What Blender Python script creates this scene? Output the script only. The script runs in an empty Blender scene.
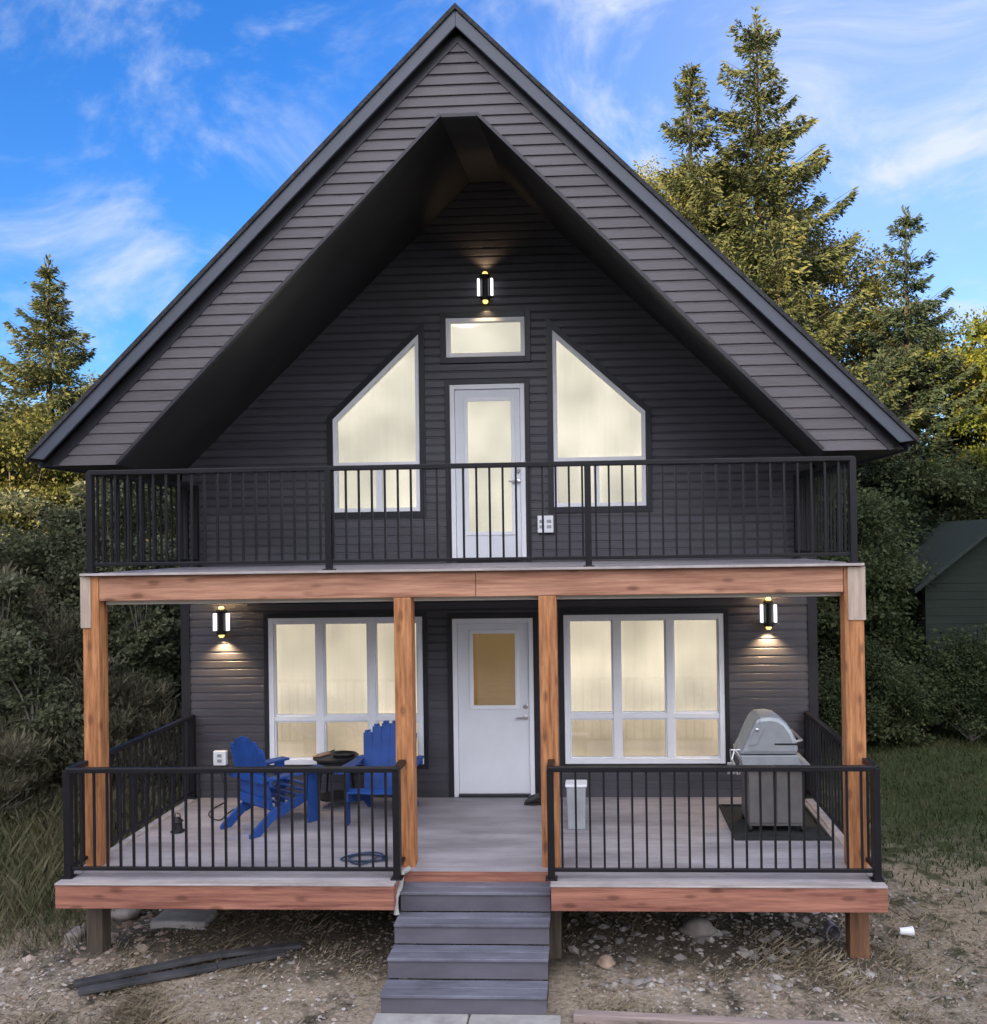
import bpy, bmesh, math, random
import numpy as np
from mathutils import Vector, Matrix

random.seed(7)
rng = np.random.default_rng(7)
scene = bpy.context.scene
COL = scene.collection
F = 0.83                      # height of the porch floor above the ground; the z values below are relative to that floor

# ------------------------------------------------------------------ materials
MATS = {}

def mat(name, col, rough=0.7, vary=0.15, scale=6.0, stretch=(1, 1, 1), bump=0.0, bscale=None, metallic=0.0,
        spec=0.4, col2=None, detail=5.0, contrast=(0.3, 0.7), knots=None, island=0.0):
    if name in MATS:
        return MATS[name]
    m = bpy.data.materials.new(name)
    m.use_nodes = True
    nt = m.node_tree
    b = nt.nodes['Principled BSDF']
    b.inputs['Roughness'].default_value = rough
    b.inputs['Metallic'].default_value = metallic
    b.inputs['Specular IOR Level'].default_value = spec
    tc = nt.nodes.new('ShaderNodeTexCoord')
    mp = nt.nodes.new('ShaderNodeMapping')
    mp.inputs['Scale'].default_value = stretch
    nt.links.new(tc.outputs['Object'], mp.inputs['Vector'])
    nz = nt.nodes.new('ShaderNodeTexNoise')
    nz.inputs['Scale'].default_value = scale
    nz.inputs['Detail'].default_value = detail
    nz.inputs['Roughness'].default_value = 0.6
    nt.links.new(mp.outputs['Vector'], nz.inputs['Vector'])
    cr = nt.nodes.new('ShaderNodeValToRGB')
    c1 = tuple(max(0, c * (1 - vary)) for c in col)
    c2 = col2 if col2 else tuple(min(1, c * (1 + vary)) for c in col)
    cr.color_ramp.elements[0].position = contrast[0]
    cr.color_ramp.elements[1].position = contrast[1]
    cr.color_ramp.elements[0].color = (*c1, 1)
    cr.color_ramp.elements[1].color = (*c2, 1)
    nt.links.new(nz.outputs['Fac'], cr.inputs['Fac'])
    nt.links.new(cr.outputs['Color'], b.inputs['Base Color'])
    if knots:
        m2_ = nt.nodes.new('ShaderNodeMapping'); m2_.inputs['Scale'].default_value = knots
        nt.links.new(tc.outputs['Object'], m2_.inputs['Vector'])
        vo = nt.nodes.new('ShaderNodeTexVoronoi'); vo.inputs['Scale'].default_value = 1.0
        nt.links.new(m2_.outputs[0], vo.inputs['Vector'])
        k1 = nt.nodes.new('ShaderNodeValToRGB'); e = k1.color_ramp.elements
        e[0].position = 0.10; e[0].color = (0.25, 0.18, 0.14, 1); e[1].position = 0.24; e[1].color = (1, 1, 1, 1)
        nt.links.new(vo.outputs['Distance'], k1.inputs['Fac'])
        mm = nt.nodes.new('ShaderNodeMixRGB'); mm.blend_type = 'MULTIPLY'; mm.inputs[0].default_value = 0.6
        nt.links.new(cr.outputs['Color'], mm.inputs[1]); nt.links.new(k1.outputs['Color'], mm.inputs[2])
        nt.links.new(mm.outputs[0], b.inputs['Base Color'])
    if island:      # every board its own shade
        gi = nt.nodes.new('ShaderNodeNewGeometry'); mr = nt.nodes.new('ShaderNodeMapRange')
        nt.links.new(gi.outputs['Random Per Island'], mr.inputs[0]); mr.inputs[3].default_value = 1 - island; mr.inputs[4].default_value = 1 + island
        src = b.inputs['Base Color'].links[0].from_socket
        vm = nt.nodes.new('ShaderNodeVectorMath'); vm.operation = 'SCALE'
        nt.links.new(src, vm.inputs[0]); nt.links.new(mr.outputs[0], vm.inputs['Scale']); nt.links.new(vm.outputs[0], b.inputs['Base Color'])
    if bump:
        bp = nt.nodes.new('ShaderNodeBump')
        bp.inputs['Strength'].default_value = bump
        bp.inputs['Distance'].default_value = 0.01
        n2 = nt.nodes.new('ShaderNodeTexNoise')
        n2.inputs['Scale'].default_value = bscale or scale * 4
        n2.inputs['Detail'].default_value = 4
        nt.links.new(mp.outputs['Vector'], n2.inputs['Vector'])
        nt.links.new(n2.outputs['Fac'], bp.inputs['Height'])
        nt.links.new(bp.outputs['Normal'], b.inputs['Normal'])
    MATS[name] = m
    return m

def emit_add(m, col, strength):
    b = m.node_tree.nodes['Principled BSDF']
    b.inputs['Emission Color'].default_value = (*col, 1)
    b.inputs['Emission Strength'].default_value = strength
    return m

def leaf_mat(name, cols, rough=0.75, transl=0.25):
    """foliage: colour picked per leaf, plus slower variation through the crown"""
    m = bpy.data.materials.new(name)
    m.use_nodes = True
    nt = m.node_tree
    b = nt.nodes['Principled BSDF']
    out = nt.nodes['Material Output']
    b.inputs['Roughness'].default_value = rough
    b.inputs['Specular IOR Level'].default_value = 0.2
    g = nt.nodes.new('ShaderNodeNewGeometry')
    tc = nt.nodes.new('ShaderNodeTexCoord')
    nz = nt.nodes.new('ShaderNodeTexNoise')
    nz.inputs['Scale'].default_value = 0.7
    nz.inputs['Detail'].default_value = 3
    nt.links.new(tc.outputs['Object'], nz.inputs['Vector'])
    mx = nt.nodes.new('ShaderNodeMath'); mx.operation = 'MULTIPLY_ADD'
    nt.links.new(g.outputs['Random Per Island'], mx.inputs[0])
    mx.inputs[1].default_value = 0.55
    ad = nt.nodes.new('ShaderNodeMath'); ad.operation = 'MULTIPLY_ADD'
    nt.links.new(nz.outputs['Fac'], ad.inputs[0])
    ad.inputs[1].default_value = 1.3
    ad.inputs[2].default_value = -0.42
    nt.links.new(ad.outputs[0], mx.inputs[2])
    cr = nt.nodes.new('ShaderNodeValToRGB')
    els = cr.color_ramp.elements
    els[0].position = 0.0; els[0].color = (*cols[0], 1)
    els[1].position = 1.0; els[1].color = (*cols[-1], 1)
    for i, c in enumerate(cols[1:-1]):
        e = els.new((i + 1) / (len(cols) - 1)); e.color = (*c, 1)
    nt.links.new(mx.outputs[0], cr.inputs['Fac'])
    nt.links.new(cr.outputs['Color'], b.inputs['Base Color'])
    tr = nt.nodes.new('ShaderNodeBsdfTranslucent')
    nt.links.new(cr.outputs['Color'], tr.inputs['Color'])
    ms = nt.nodes.new('ShaderNodeMixShader')
    ms.inputs['Fac'].default_value = transl
    nt.links.new(b.outputs[0], ms.inputs[1]); nt.links.new(tr.outputs[0], ms.inputs[2])
    nt.links.new(ms.outputs[0], out.inputs['Surface'])
    MATS[name] = m
    return m

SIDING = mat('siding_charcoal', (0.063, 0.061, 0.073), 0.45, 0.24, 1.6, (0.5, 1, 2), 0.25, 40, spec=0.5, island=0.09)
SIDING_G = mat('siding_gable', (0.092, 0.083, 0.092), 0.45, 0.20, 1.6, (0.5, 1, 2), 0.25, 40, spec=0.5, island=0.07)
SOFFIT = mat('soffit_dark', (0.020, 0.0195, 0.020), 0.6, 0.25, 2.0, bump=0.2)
TRIM = mat('trim_black', (0.017, 0.018, 0.024), 0.4, 0.2, 4.0, spec=0.5)
FASCIA = mat('fascia_slate', (0.056, 0.066, 0.092), 0.4, 0.15, 3.0, bump=0.1, spec=0.5)
SHINGLE = mat('shingle', (0.035, 0.036, 0.04), 0.9, 0.5, 14.0, bump=0.8)
WHITE = mat('white_vinyl', (0.82, 0.84, 0.88), 0.4, 0.04, 3.0, spec=0.4)
DOORW = mat('white_door_paint', (0.74, 0.77, 0.82), 0.45, 0.05, 2.0, bump=0.06, spec=0.4)
POSTW = mat('cedar_post', (0.37, 0.135, 0.048), 0.65, 0.45, 3.0, (11, 11, 0.9), 0.35, 12, col2=(0.54, 0.25, 0.105), knots=(7, 7, 3.2))
BEAMW = mat('fir_beam', (0.36, 0.155, 0.095), 0.65, 0.35, 3.0, (0.5, 8, 8), 0.35, 12, col2=(0.52, 0.28, 0.18), knots=(3.0, 7, 7))
RIMW = mat('red_rim_board', (0.26, 0.095, 0.07), 0.65, 0.4, 3.0, (0.5, 8, 8), 0.35, 12, col2=(0.42, 0.19, 0.13), knots=(3.0, 8, 8))
BASEW = mat('weathered_post_base', (0.075, 0.06, 0.045), 0.85, 0.4, 3.0, (9, 9, 0.6), 0.4, 12)
BASER = mat('brown_post_base', (0.17, 0.085, 0.045), 0.8, 0.4, 3.0, (9, 9, 0.6), 0.4, 12)
BOUNCE_CEIL = mat('pale_bounce_ceiling', (0.62, 0.60, 0.56), 0.8, 0.1, 3.0)  # unseen ceiling, made pale to bounce light onto the porch wall
RAWW = mat('raw_pale_wood', (0.40, 0.325, 0.265), 0.8, 0.25, 4.0, (8, 8, 0.7), 0.2, 12)
DECK = mat('deck_grey', (0.32, 0.302, 0.325), 0.6, 0.34, 1.5, (0.7, 2.2, 1), 0.2, 20, island=0.10)
DECKP = mat('deck_pale_border', (0.36, 0.325, 0.315), 0.65, 0.25, 3.0, (1, 3, 1), 0.15, 20)
STEP = mat('composite_step', (0.128, 0.132, 0.165), 0.6, 0.35, 2.4, (0.9, 3, 1), 0.2, 25, island=0.06)
RISER = mat('composite_riser', (0.105, 0.10, 0.122), 0.6, 0.25, 3.0, (0.5, 6, 1), 0.2, 25)
RAIL = mat('rail_black_metal', (0.008, 0.008, 0.011), 0.42, 0.2, 5.0, spec=0.35)
CONC = mat('concrete', (0.33, 0.32, 0.31), 0.85, 0.25, 5.0, bump=0.4, bscale=40)
CONCD = mat('concrete_dark', (0.10, 0.10, 0.095), 0.9, 0.3, 3.0, bump=0.3, bscale=30)
BLUE = mat('blue_plastic', (0.014, 0.066, 0.28), 0.5, 0.3, 5.0, spec=0.45, bump=0.15, bscale=30)
BLACK = mat('black_plastic', (0.012, 0.012, 0.013), 0.45, 0.2, 5.0)
GRILLM = mat('grill_grey_metal', (0.33, 0.36, 0.39), 0.42, 0.15, 4.0, metallic=0.35, bump=0.05)
GRILLD = mat('grill_cabinet', (0.17, 0.16, 0.16), 0.4, 0.2, 3.0, metallic=0.35)
STEEL = mat('steel', (0.55, 0.55, 0.56), 0.3, 0.1, 5.0, metallic=0.9)
MAT_R = mat('rubber_mat', (0.02, 0.022, 0.022), 0.8, 0.3, 8.0, bump=0.3)
BIN = mat('bin_grey', (0.32, 0.34, 0.36), 0.5, 0.15, 5.0)
TANB = mat('tan_board', (0.36, 0.24, 0.17), 0.7, 0.3, 5.0)
BARK = mat('spruce_bark', (0.035, 0.027, 0.022), 0.95, 0.4, 8.0, (3, 3, 0.6), 0.8, 20)
PALEB = mat('pale_bark', (0.17, 0.16, 0.135), 0.9, 0.4, 8.0, (3, 3, 0.6), 0.4, 20)
BARKG = mat('grey_bark', (0.17, 0.155, 0.135), 0.95, 0.4, 8.0, (3, 3, 0.6), 0.8, 20)
ROCKM = mat('rock_grey', (0.22, 0.195, 0.175), 0.9, 0.4, 5.0, bump=0.6, bscale=20)
LITTERROCK = mat('tan_rock', (0.27, 0.20, 0.15), 0.9, 0.4, 5.0, bump=0.6, bscale=20)
BOARDM = mat('weathered_board', (0.045, 0.045, 0.05), 0.75, 0.5, 4.0, (1, 1, 1), 0.4, 30)
TEAL = mat('teal_plastic', (0.05, 0.32, 0.27), 0.5, 0.1)
SHEDW = mat('shed_wall', (0.013, 0.021, 0.016), 0.95, 0.2, 3.0, (0.4, 0.4, 4), 0.2)
SHEDR = mat('shed_roof', (0.016, 0.025, 0.022), 0.9, 0.2, 6.0, bump=0.3)
EDGEW = mat('edging_timber', (0.30, 0.24, 0.22), 0.8, 0.3, 3.0, (0.6, 6, 6), 0.3)

# lit blinds: rooms behind are lit, the fabric glows through
def blind_mat(name, col, emis, strength):
    m = mat(name, col, 0.8, 0.06, 1.6, (0.6, 1, 1.5), 0.12, 60)
    emit_add(m, emis, strength)
    nt = m.node_tree; nz = nt.nodes.new('ShaderNodeTexNoise'); nz.inputs['Scale'].default_value = 1.1; nz.inputs['Detail'].default_value = 2
    t2 = nt.nodes.new('ShaderNodeTexCoord'); nt.links.new(t2.outputs['Object'], nz.inputs['Vector'])
    mr = nt.nodes.new('ShaderNodeMapRange'); nt.links.new(nz.outputs['Fac'], mr.inputs[0])
    mr.inputs[1].default_value = 0.3; mr.inputs[2].default_value = 0.7; mr.inputs[3].default_value = strength * 0.62; mr.inputs[4].default_value = strength * 1.35
    nt.links.new(mr.outputs[0], nt.nodes['Principled BSDF'].inputs['Emission Strength'])
    return m
BLIND_LO = blind_mat('lit_blind_lower', (0.62, 0.55, 0.43), (1.0, 0.85, 0.68), 0.235)
BLIND_UP = blind_mat('lit_blind_upper', (0.66, 0.62, 0.55), (1.0, 0.90, 0.76), 0.265)
BLIND_DR = blind_mat('lit_blind_door', (0.32, 0.22, 0.12), (1.0, 0.58, 0.24), 0.06)

def glass_mat(name='window_glass', tint=(0.93, 0.95, 0.94)):
    m = bpy.data.materials.new(name)
    m.use_nodes = True
    nt = m.node_tree
    for n in list(nt.nodes):
        if n.type != 'OUTPUT_MATERIAL':
            nt.nodes.remove(n)
    out = [n for n in nt.nodes if n.type == 'OUTPUT_MATERIAL'][0]
    t = nt.nodes.new('ShaderNodeBsdfTransparent')
    t.inputs['Color'].default_value = (*tint, 1)
    g = nt.nodes.new('ShaderNodeBsdfGlossy')
    g.inputs['Roughness'].default_value = 0.02
    fr = nt.nodes.new('ShaderNodeFresnel'); fr.inputs['IOR'].default_value = 1.95
    ms = nt.nodes.new('ShaderNodeMixShader')
    nt.links.new(fr.outputs[0], ms.inputs[0])
    nt.links.new(t.outputs[0], ms.inputs[1]); nt.links.new(g.outputs[0], ms.inputs[2])
    nt.links.new(ms.outputs[0], out.inputs['Surface'])
    return m
GLASS = glass_mat()
GLASS_S = glass_mat('glass_with_insect_screen', (0.83, 0.82, 0.78))

LAMPG = emit_add(mat('lamp_frosted_glass', (0.8, 0.8, 0.82), 0.3, 0.02), (0.95, 0.93, 1.0), 0.55)
BULB = emit_add(mat('lamp_bulb', (0.9, 0.8, 0.6), 0.3, 0.02), (1.0, 0.66, 0.16), 0.6)

# foliage
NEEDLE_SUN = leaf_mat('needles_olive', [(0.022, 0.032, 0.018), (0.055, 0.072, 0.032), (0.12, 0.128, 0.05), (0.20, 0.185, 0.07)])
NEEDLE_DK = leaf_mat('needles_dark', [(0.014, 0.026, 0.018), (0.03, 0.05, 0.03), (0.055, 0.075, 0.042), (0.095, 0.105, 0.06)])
LEAF_YEL = leaf_mat('leaves_yellow_green', [(0.03, 0.05, 0.014), (0.075, 0.10, 0.02), (0.15, 0.16, 0.028), (0.28, 0.24, 0.036)], transl=0.35)
LEAF_GRN = leaf_mat('leaves_green', [(0.020, 0.032, 0.014), (0.045, 0.065, 0.026), (0.075, 0.095, 0.04), (0.13, 0.14, 0.075)], transl=0.3)
LEAF_GOLD = leaf_mat('leaves_golden_olive', [(0.045, 0.052, 0.02), (0.10, 0.11, 0.038), (0.18, 0.175, 0.055), (0.27, 0.235, 0.08)], transl=0.3)
LEAF_GRY = leaf_mat('leaves_grey_green', [(0.035, 0.046, 0.025), (0.085, 0.10, 0.054), (0.15, 0.16, 0.09), (0.27, 0.26, 0.17)], transl=0.3)
LEAF_OYE = leaf_mat('leaves_olive_gold', [(0.035, 0.045, 0.014), (0.075, 0.085, 0.024), (0.13, 0.125, 0.034), (0.21, 0.17, 0.05)], transl=0.3)
LEAF_OLV = leaf_mat('leaves_olive_brown', [(0.042, 0.046, 0.03), (0.095, 0.096, 0.06), (0.165, 0.15, 0.098), (0.28, 0.24, 0.165)], transl=0.3)
GRASSM = leaf_mat('grass_blades', [(0.018, 0.032, 0.010), (0.038, 0.06, 0.02), (0.075, 0.085, 0.035), (0.16, 0.14, 0.075)], transl=0.3)
STRAW = leaf_mat('dry_grass', [(0.10, 0.085, 0.055), (0.20, 0.165, 0.11), (0.30, 0.25, 0.17), (0.38, 0.33, 0.25)], transl=0.2)
LITTER = leaf_mat('leaf_litter', [(0.10, 0.07, 0.045), (0.22, 0.16, 0.12), (0.36, 0.29, 0.24), (0.5, 0.43, 0.38)], transl=0.1)
PEBBLE = leaf_mat('pebbles', [(0.07, 0.062, 0.055), (0.20, 0.18, 0.165), (0.36, 0.33, 0.30), (0.55, 0.52, 0.49)], transl=0.0)

# ------------------------------------------------------------------ mesh helpers
OFS = {}

class MB:
    def __init__(s):
        s.v = []; s.f = []
    def face(s, pts):
        n = len(s.v); s.v += [tuple(p) for p in pts]; s.f.append(tuple(range(n, n + len(pts)))); return s
    def box(s, x0, x1, y0, y1, z0, z1):
        n = len(s.v)
        s.v += [(x0, y0, z0), (x1, y0, z0), (x1, y1, z0), (x0, y1, z0), (x0, y0, z1), (x1, y0, z1), (x1, y1, z1), (x0, y1, z1)]
        for q in ((0, 3, 2, 1), (4, 5, 6, 7), (0, 1, 5, 4), (1, 2, 6, 5), (2, 3, 7, 6), (3, 0, 4, 7)):
            s.f.append(tuple(n + i for i in q))
        return s
    def bar(s, p, q, w, h, up=(0, 0, 1)):
        """rectangular bar from p to q, w across, h along 'up'"""
        p = Vector(p); q = Vector(q); d = (q - p).normalized(); u = Vector(up)
        if abs(d.dot(u)) > 0.98: u = Vector((0, 1, 0))
        r = d.cross(u).normalized(); u = r.cross(d).normalized()
        n = len(s.v)
        for e in (p, q):
            for a, b in ((-1, -1), (1, -1), (1, 1), (-1, 1)):
                s.v.append(tuple(e + r * (a * w / 2) + u * (b * h / 2)))
        for f in ((0, 3, 2, 1), (4, 5, 6, 7), (0, 1, 5, 4), (1, 2, 6, 5), (2, 3, 7, 6), (3, 0, 4, 7)):
            s.f.append(tuple(n + i for i in f))
        return s
    def tube(s, pts, r, k=8, r2=None):
        pts = [Vector(p) for p in pts]; n0 = len(s.v); N = len(pts)
        for i, p in enumerate(pts):
            d = (pts[min(i + 1, N - 1)] - pts[max(i - 1, 0)]).normalized()
            a = Vector((0, 0, 1)) if abs(d.z) < 0.9 else Vector((1, 0, 0))
            u = d.cross(a).normalized(); w = d.cross(u)
            rr = r if r2 is None else r + (r2 - r) * i / (N - 1)
            for j in range(k):
                t = 2 * math.pi * j / k
                s.v.append(tuple(p + u * (rr * math.cos(t)) + w * (rr * math.sin(t))))
        for i in range(N - 1):
            for j in range(k):
                a = n0 + i * k + j; b = n0 + i * k + (j + 1) % k
                s.f.append((a, b, b + k, a + k))
        s.f.append(tuple(n0 + j for j in range(k))[::-1])
        s.f.append(tuple(n0 + (N - 1) * k + j for j in range(k)))
        return s
    def lathe(s, prof, c, k=20):
        """closed profile of (r, z) round the vertical axis at c"""
        n0 = len(s.v)
        for r, z in prof:
            for j in range(k):
                t = 2 * math.pi * j / k
                s.v.append((c[0] + r * math.cos(t), c[1] + r * math.sin(t), c[2] + z))
        for i in range(len(prof) - 1):
            for j in range(k):
                a = n0 + i * k + j; b = n0 + i * k + (j + 1) % k
                s.f.append((a, b, b + k, a + k))
        s.f.append(tuple(n0 + j for j in range(k))[::-1])
        s.f.append(tuple(n0 + (len(prof) - 1) * k + j for j in range(k)))
        return s
    def prism(s, poly, axis, a, b):
        """polygon of 2D points extruded along axis from a to b (axis 'y': points are x,z; 'x': y,z; 'z': x,y)"""
        def P(p, t):
            return {'y': (p[0], t, p[1]), 'x': (t, p[0], p[1]), 'z': (p[0], p[1], t)}[axis]
        n = len(s.v); k = len(poly)
        s.v += [P(p, a) for p in poly] + [P(p, b) for p in poly]
        s.f.append(tuple(n + i for i in range(k))); s.f.append(tuple(n + k + i for i in range(k))[::-1])
        for i in range(k):
            j = (i + 1) % k
            s.f.append((n + i, n + k + i, n + k + j, n + j))
        return s
    def build(s, name, m, parent=None, smooth=False, bevel=0.0, fix=True):
        me = bpy.data.meshes.new(name)
        o = Vector((0, 0, 0)) if parent is None else OFS.get(parent.name, Vector((0, 0, 0)))
        me.from_pydata([tuple(Vector(v) - o) for v in s.v], [], s.f)
        if fix:
            bm = bmesh.new(); bm.from_mesh(me)
            bmesh.ops.recalc_face_normals(bm, faces=bm.faces)
            bm.to_mesh(me); bm.free()
        me.materials.append(m)
        ob = bpy.data.objects.new(name, me); COL.objects.link(ob)
        if smooth:
            me.polygons.foreach_set('use_smooth', [True] * len(me.polygons))
        if bevel:
            md = ob.modifiers.new('bevel', 'BEVEL'); md.width = bevel; md.segments = 2; md.limit_method = 'ANGLE'
        if parent is not None:
            ob.parent = parent
            OFS[ob.name] = o
        return ob

def thing(name, label, cat, loc, group=None):
    o = bpy.data.objects.new(name, None); COL.objects.link(o)
    o.empty_display_size = 0.2
    o.location = loc; OFS[o.name] = Vector(loc)
    o['label'] = label; o['category'] = cat
    if group: o['group'] = group
    return o

def tag(o, label, cat, group=None, kind=None):
    if label: o['label'] = label
    if cat: o['category'] = cat
    if group: o['group'] = group
    if kind: o['kind'] = kind
    return o

def quads_object(name, V, m, parent=None, tri=False):
    """numpy (N,4,3) quads or (N,3,3) triangles to one mesh"""
    N, k = V.shape[0], V.shape[1]
    me = bpy.data.meshes.new(name)
    me.vertices.add(N * k); me.vertices.foreach_set('co', V.reshape(-1).astype(np.float32))
    me.loops.add(N * k); me.loops.foreach_set('vertex_index', np.arange(N * k, dtype=np.int32))
    me.polygons.add(N); me.polygons.foreach_set('loop_start', np.arange(0, N * k, k, dtype=np.int32))
    me.update(calc_edges=True); me.validate()
    me.materials.append(m)
    ob = bpy.data.objects.new(name, me); COL.objects.link(ob)
    if parent is not None: ob.parent = parent
    return ob

def unit(a):
    return a / np.maximum(np.linalg.norm(a, axis=-1, keepdims=True), 1e-9)

def sprays(P, D, L, Wd, r):
    """kite shaped leaf quads at P along D"""
    N = len(P)
    D = unit(D); side = unit(np.cross(D, unit(r.normal(size=(N, 3)))))
    L = L.reshape(-1, 1); Wd = Wd.reshape(-1, 1)
    return np.stack([P, P + D * L * 0.45 + side * Wd, P + D * L, P + D * L * 0.45 - side * Wd], axis=1)

# ------------------------------------------------------------------ the cabin
W = 3.733; H2 = 2.755; YP = -2.31; YE = -2.73; YR = -2.59; YG = -2.25; E_ = 3.665; BACK = 8.6
cabin = thing('cabin', 'dark charcoal A-roofed cabin with white framed windows, timber porch and balcony', 'house', (0, 0, -F))

def P(mb, name, m, par=None, **k):
    return mb.build(name, m, par or cabin, **k)

# openings in the front wall (x0,x1,z0,z1 with optional sloped top)
WL = (-2.70, -0.845, 0.385, 2.13); WR = (0.825, 2.69, 0.385, 2.13)
DL = (-0.49, 0.465, 0.0, 2.10); DU = (-0.48, 0.405, 2.78, 4.865); TW = (-0.515, 0.42, 5.19, 5.655)
TZL = [(-1.885, 3.38), (-0.85, 3.38), (-0.845, 5.475), (-1.885, 4.485)]
TZR = [(0.74, 3.40), (1.815, 3.40), (1.82, 4.505), (0.745, 5.485)]

def top_at(poly, x):
    (x0, _), (x1, _), (x2, z2), (x3, z3) = poly
    return z3 + (z2 - z3) * (x - x3) / (x2 - x3)

def cuts(z):
    c = []
    for (x0, x1, z0, z1) in (WL, WR, DL, DU, TW):
        if z0 - 0.02 < z < z1 + 0.02: c.append((x0 + 0.005, x1 - 0.005))
    for poly in (TZL, TZR):
        z0 = poly[0][1]
        if z > z0 - 0.01 and z < max(poly[2][1], poly[3][1]):
            xs = [x for x in np.linspace(poly[0][0], poly[1][0], 80) if top_at(poly, x) >= z]
            if xs: c.append((xs[0], xs[-1]))
    return sorted(c)

SEAM = random.Random(5)
def course(mb, xa0, xb0, xa1, xb1, z0, z1, y):
    """one lap of siding: leans out at its lower edge"""
    if xb0 - xa0 > 2.2 and xb1 - xa1 > 2.0:      # lengths of siding meet in lapped butt joints
        xm = max(xa0, xa1) + (min(xb0, xb1) - max(xa0, xa1)) * SEAM.uniform(.25, .75)
        course(mb, xa0, xm, xa1, xm, z0, z1, y); course(mb, xm - .0005, xb0, xm - .0005, xb1, z0, z1, y - 0.002)
        return
    h = z1 - z0; L = lambda k: xa0 + (xa1 - xa0) * k; Rr_ = lambda k: xb0 + (xb1 - xb0) * k
    prof = ((0.0, 0.018), (0.72, 0.016), (0.82, 0.006), (1.0, 0.002))
    for (k0, o0), (k1, o1) in zip(prof[:-1], prof[1:]):
        mb.face([(L(k0), y - o0, z0 + h * k0), (Rr_(k0), y - o0, z0 + h * k0), (Rr_(k1), y - o1, z0 + h * k1), (L(k1), y - o1, z0 + h * k1)])
    mb.face([(xa0, y, z0), (xb0, y, z0), (xb0, y - 0.018, z0), (xa0, y - 0.018, z0)])

ZT = 7.30
wallf = lambda z: min(W, max(0.0, (7.46 - z) / 0.963)) if z > 3.85 else W
siding = MB(); z = -0.20; CH = 0.097
while z < ZT:
    z1 = min(z + CH, ZT); zm = (z + z1) / 2
    xs0, xs1 = wallf(z), wallf(z1)
    cur = -1
    edges = []
    left = None
    seg = [(-xs0, -xs1)]
    for (c0, c1) in cuts(zm):
        edges.append((seg[-1], (c0, c0))); seg.append((c1, c1))
    edges.append((seg[-1], (xs0, xs1)))
    for (l0, l1), (r0, r1) in edges:
        if r0 - l0 > 0.01: course(siding, l0, r0, l1, r1, z, z1, 0.0)
    z = z1
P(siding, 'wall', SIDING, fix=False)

# wall body behind the siding: front skin with the openings left out is made of vertical strips
body = MB()
body.box(-W, -W + 0.12, 0.13, BACK, -F, 3.85); body.box(W - 0.12, W, 0.13, BACK, -F, 3.85)
body.box(-W + 0.12, W - 0.12, BACK - 0.12, BACK, -F, 3.85)
body.prism([(-W, 3.85), (W, 3.85), (0.05, 7.5), (-0.05, 7.5)], 'y', BACK - 0.12, BACK)
body.box(-W + 0.12, W - 0.12, 0.13, 0.16, -F, 7.0 - 3.2)
body.prism([(-W, 3.85), (W, 3.85), (0.25, 7.25), (-0.25, 7.25)], 'y', 0.13, 0.16)
P(body, 'wall', SIDING)
# side siding laps
for sx in (-1, 1):
    sl = MB(); z = -0.2
    while z < 3.8:
        a, b = sx * (W + 0.016), sx * (W + 0.003)
        sl.face([(a, 0.0, z), (a, BACK, z), (b, BACK, z + CH), (b, 0.0, z + CH)])
        sl.face([(sx * W, 0.0, z), (sx * W, BACK, z), (a, BACK, z), (a, 0.0, z)])
        z += CH
    P(sl, 'side_wall', SIDING, fix=False)
for sx in (-1, 1):
    ct = MB()
    ct.box(min(sx * (W - 0.075), sx * (W + 0.03)), max(sx * (W - 0.075), sx * (W + 0.03)), -0.03, 0.09, -0.05, 3.78)
    P(ct, 'corner_trim', TRIM)
fo = MB().box(-W + 0.02, W - 0.02, 0.0, 0.12, -F - 0.3, -0.2)
P(fo, 'foundation', CONCD)

OB = 3.785
# --- roof: two slopes of shingle, barge boards, gable panel, soffits
AP = 7.955; TX = 4.085; sl_ = 0.992; TZ = AP - TX * sl_
YF = YG - 0.13
for sx in (-1, 1):
    th = 0.05
    r = MB().prism([(0, AP), (sx * (TX + .03), TZ - .03 * sl_), (sx * (TX + .03), TZ - .03 * sl_ - th), (0, AP - th)], 'y', YF - 0.02, BACK + 0.3)
    P(r, 'roof', SHINGLE)
    b = MB().prism([(0, AP - th - .002), (sx * TX, TZ - th - .002), (sx * (TX - .13), TZ - th - .02), (0.0, AP - 0.205)], 'y', YF, YF + 0.03)
    P(b, 'barge_board', FASCIA, bevel=0.006)
    e = MB().box(min(sx * TX, sx * (TX - .02)), max(sx * TX, sx * (TX - .02)), YG, BACK + .25, OB - 0.012, TZ - th - .02)
    P(e, 'eave_fascia', FASCIA)
    dk = MB().prism([(sx * 0.0, AP - 0.207), (sx * (TX - .14), AP - 0.207 - (TX - .14) * sl_), (sx * (TX - .19), OB - .011), (0, AP - 0.30)], 'y', YG - 0.026, YG + 0.04)  # dark band standing in for the shaded recess under the roof overhang
    P(dk, 'barge_shade_band', TRIM)
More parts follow.
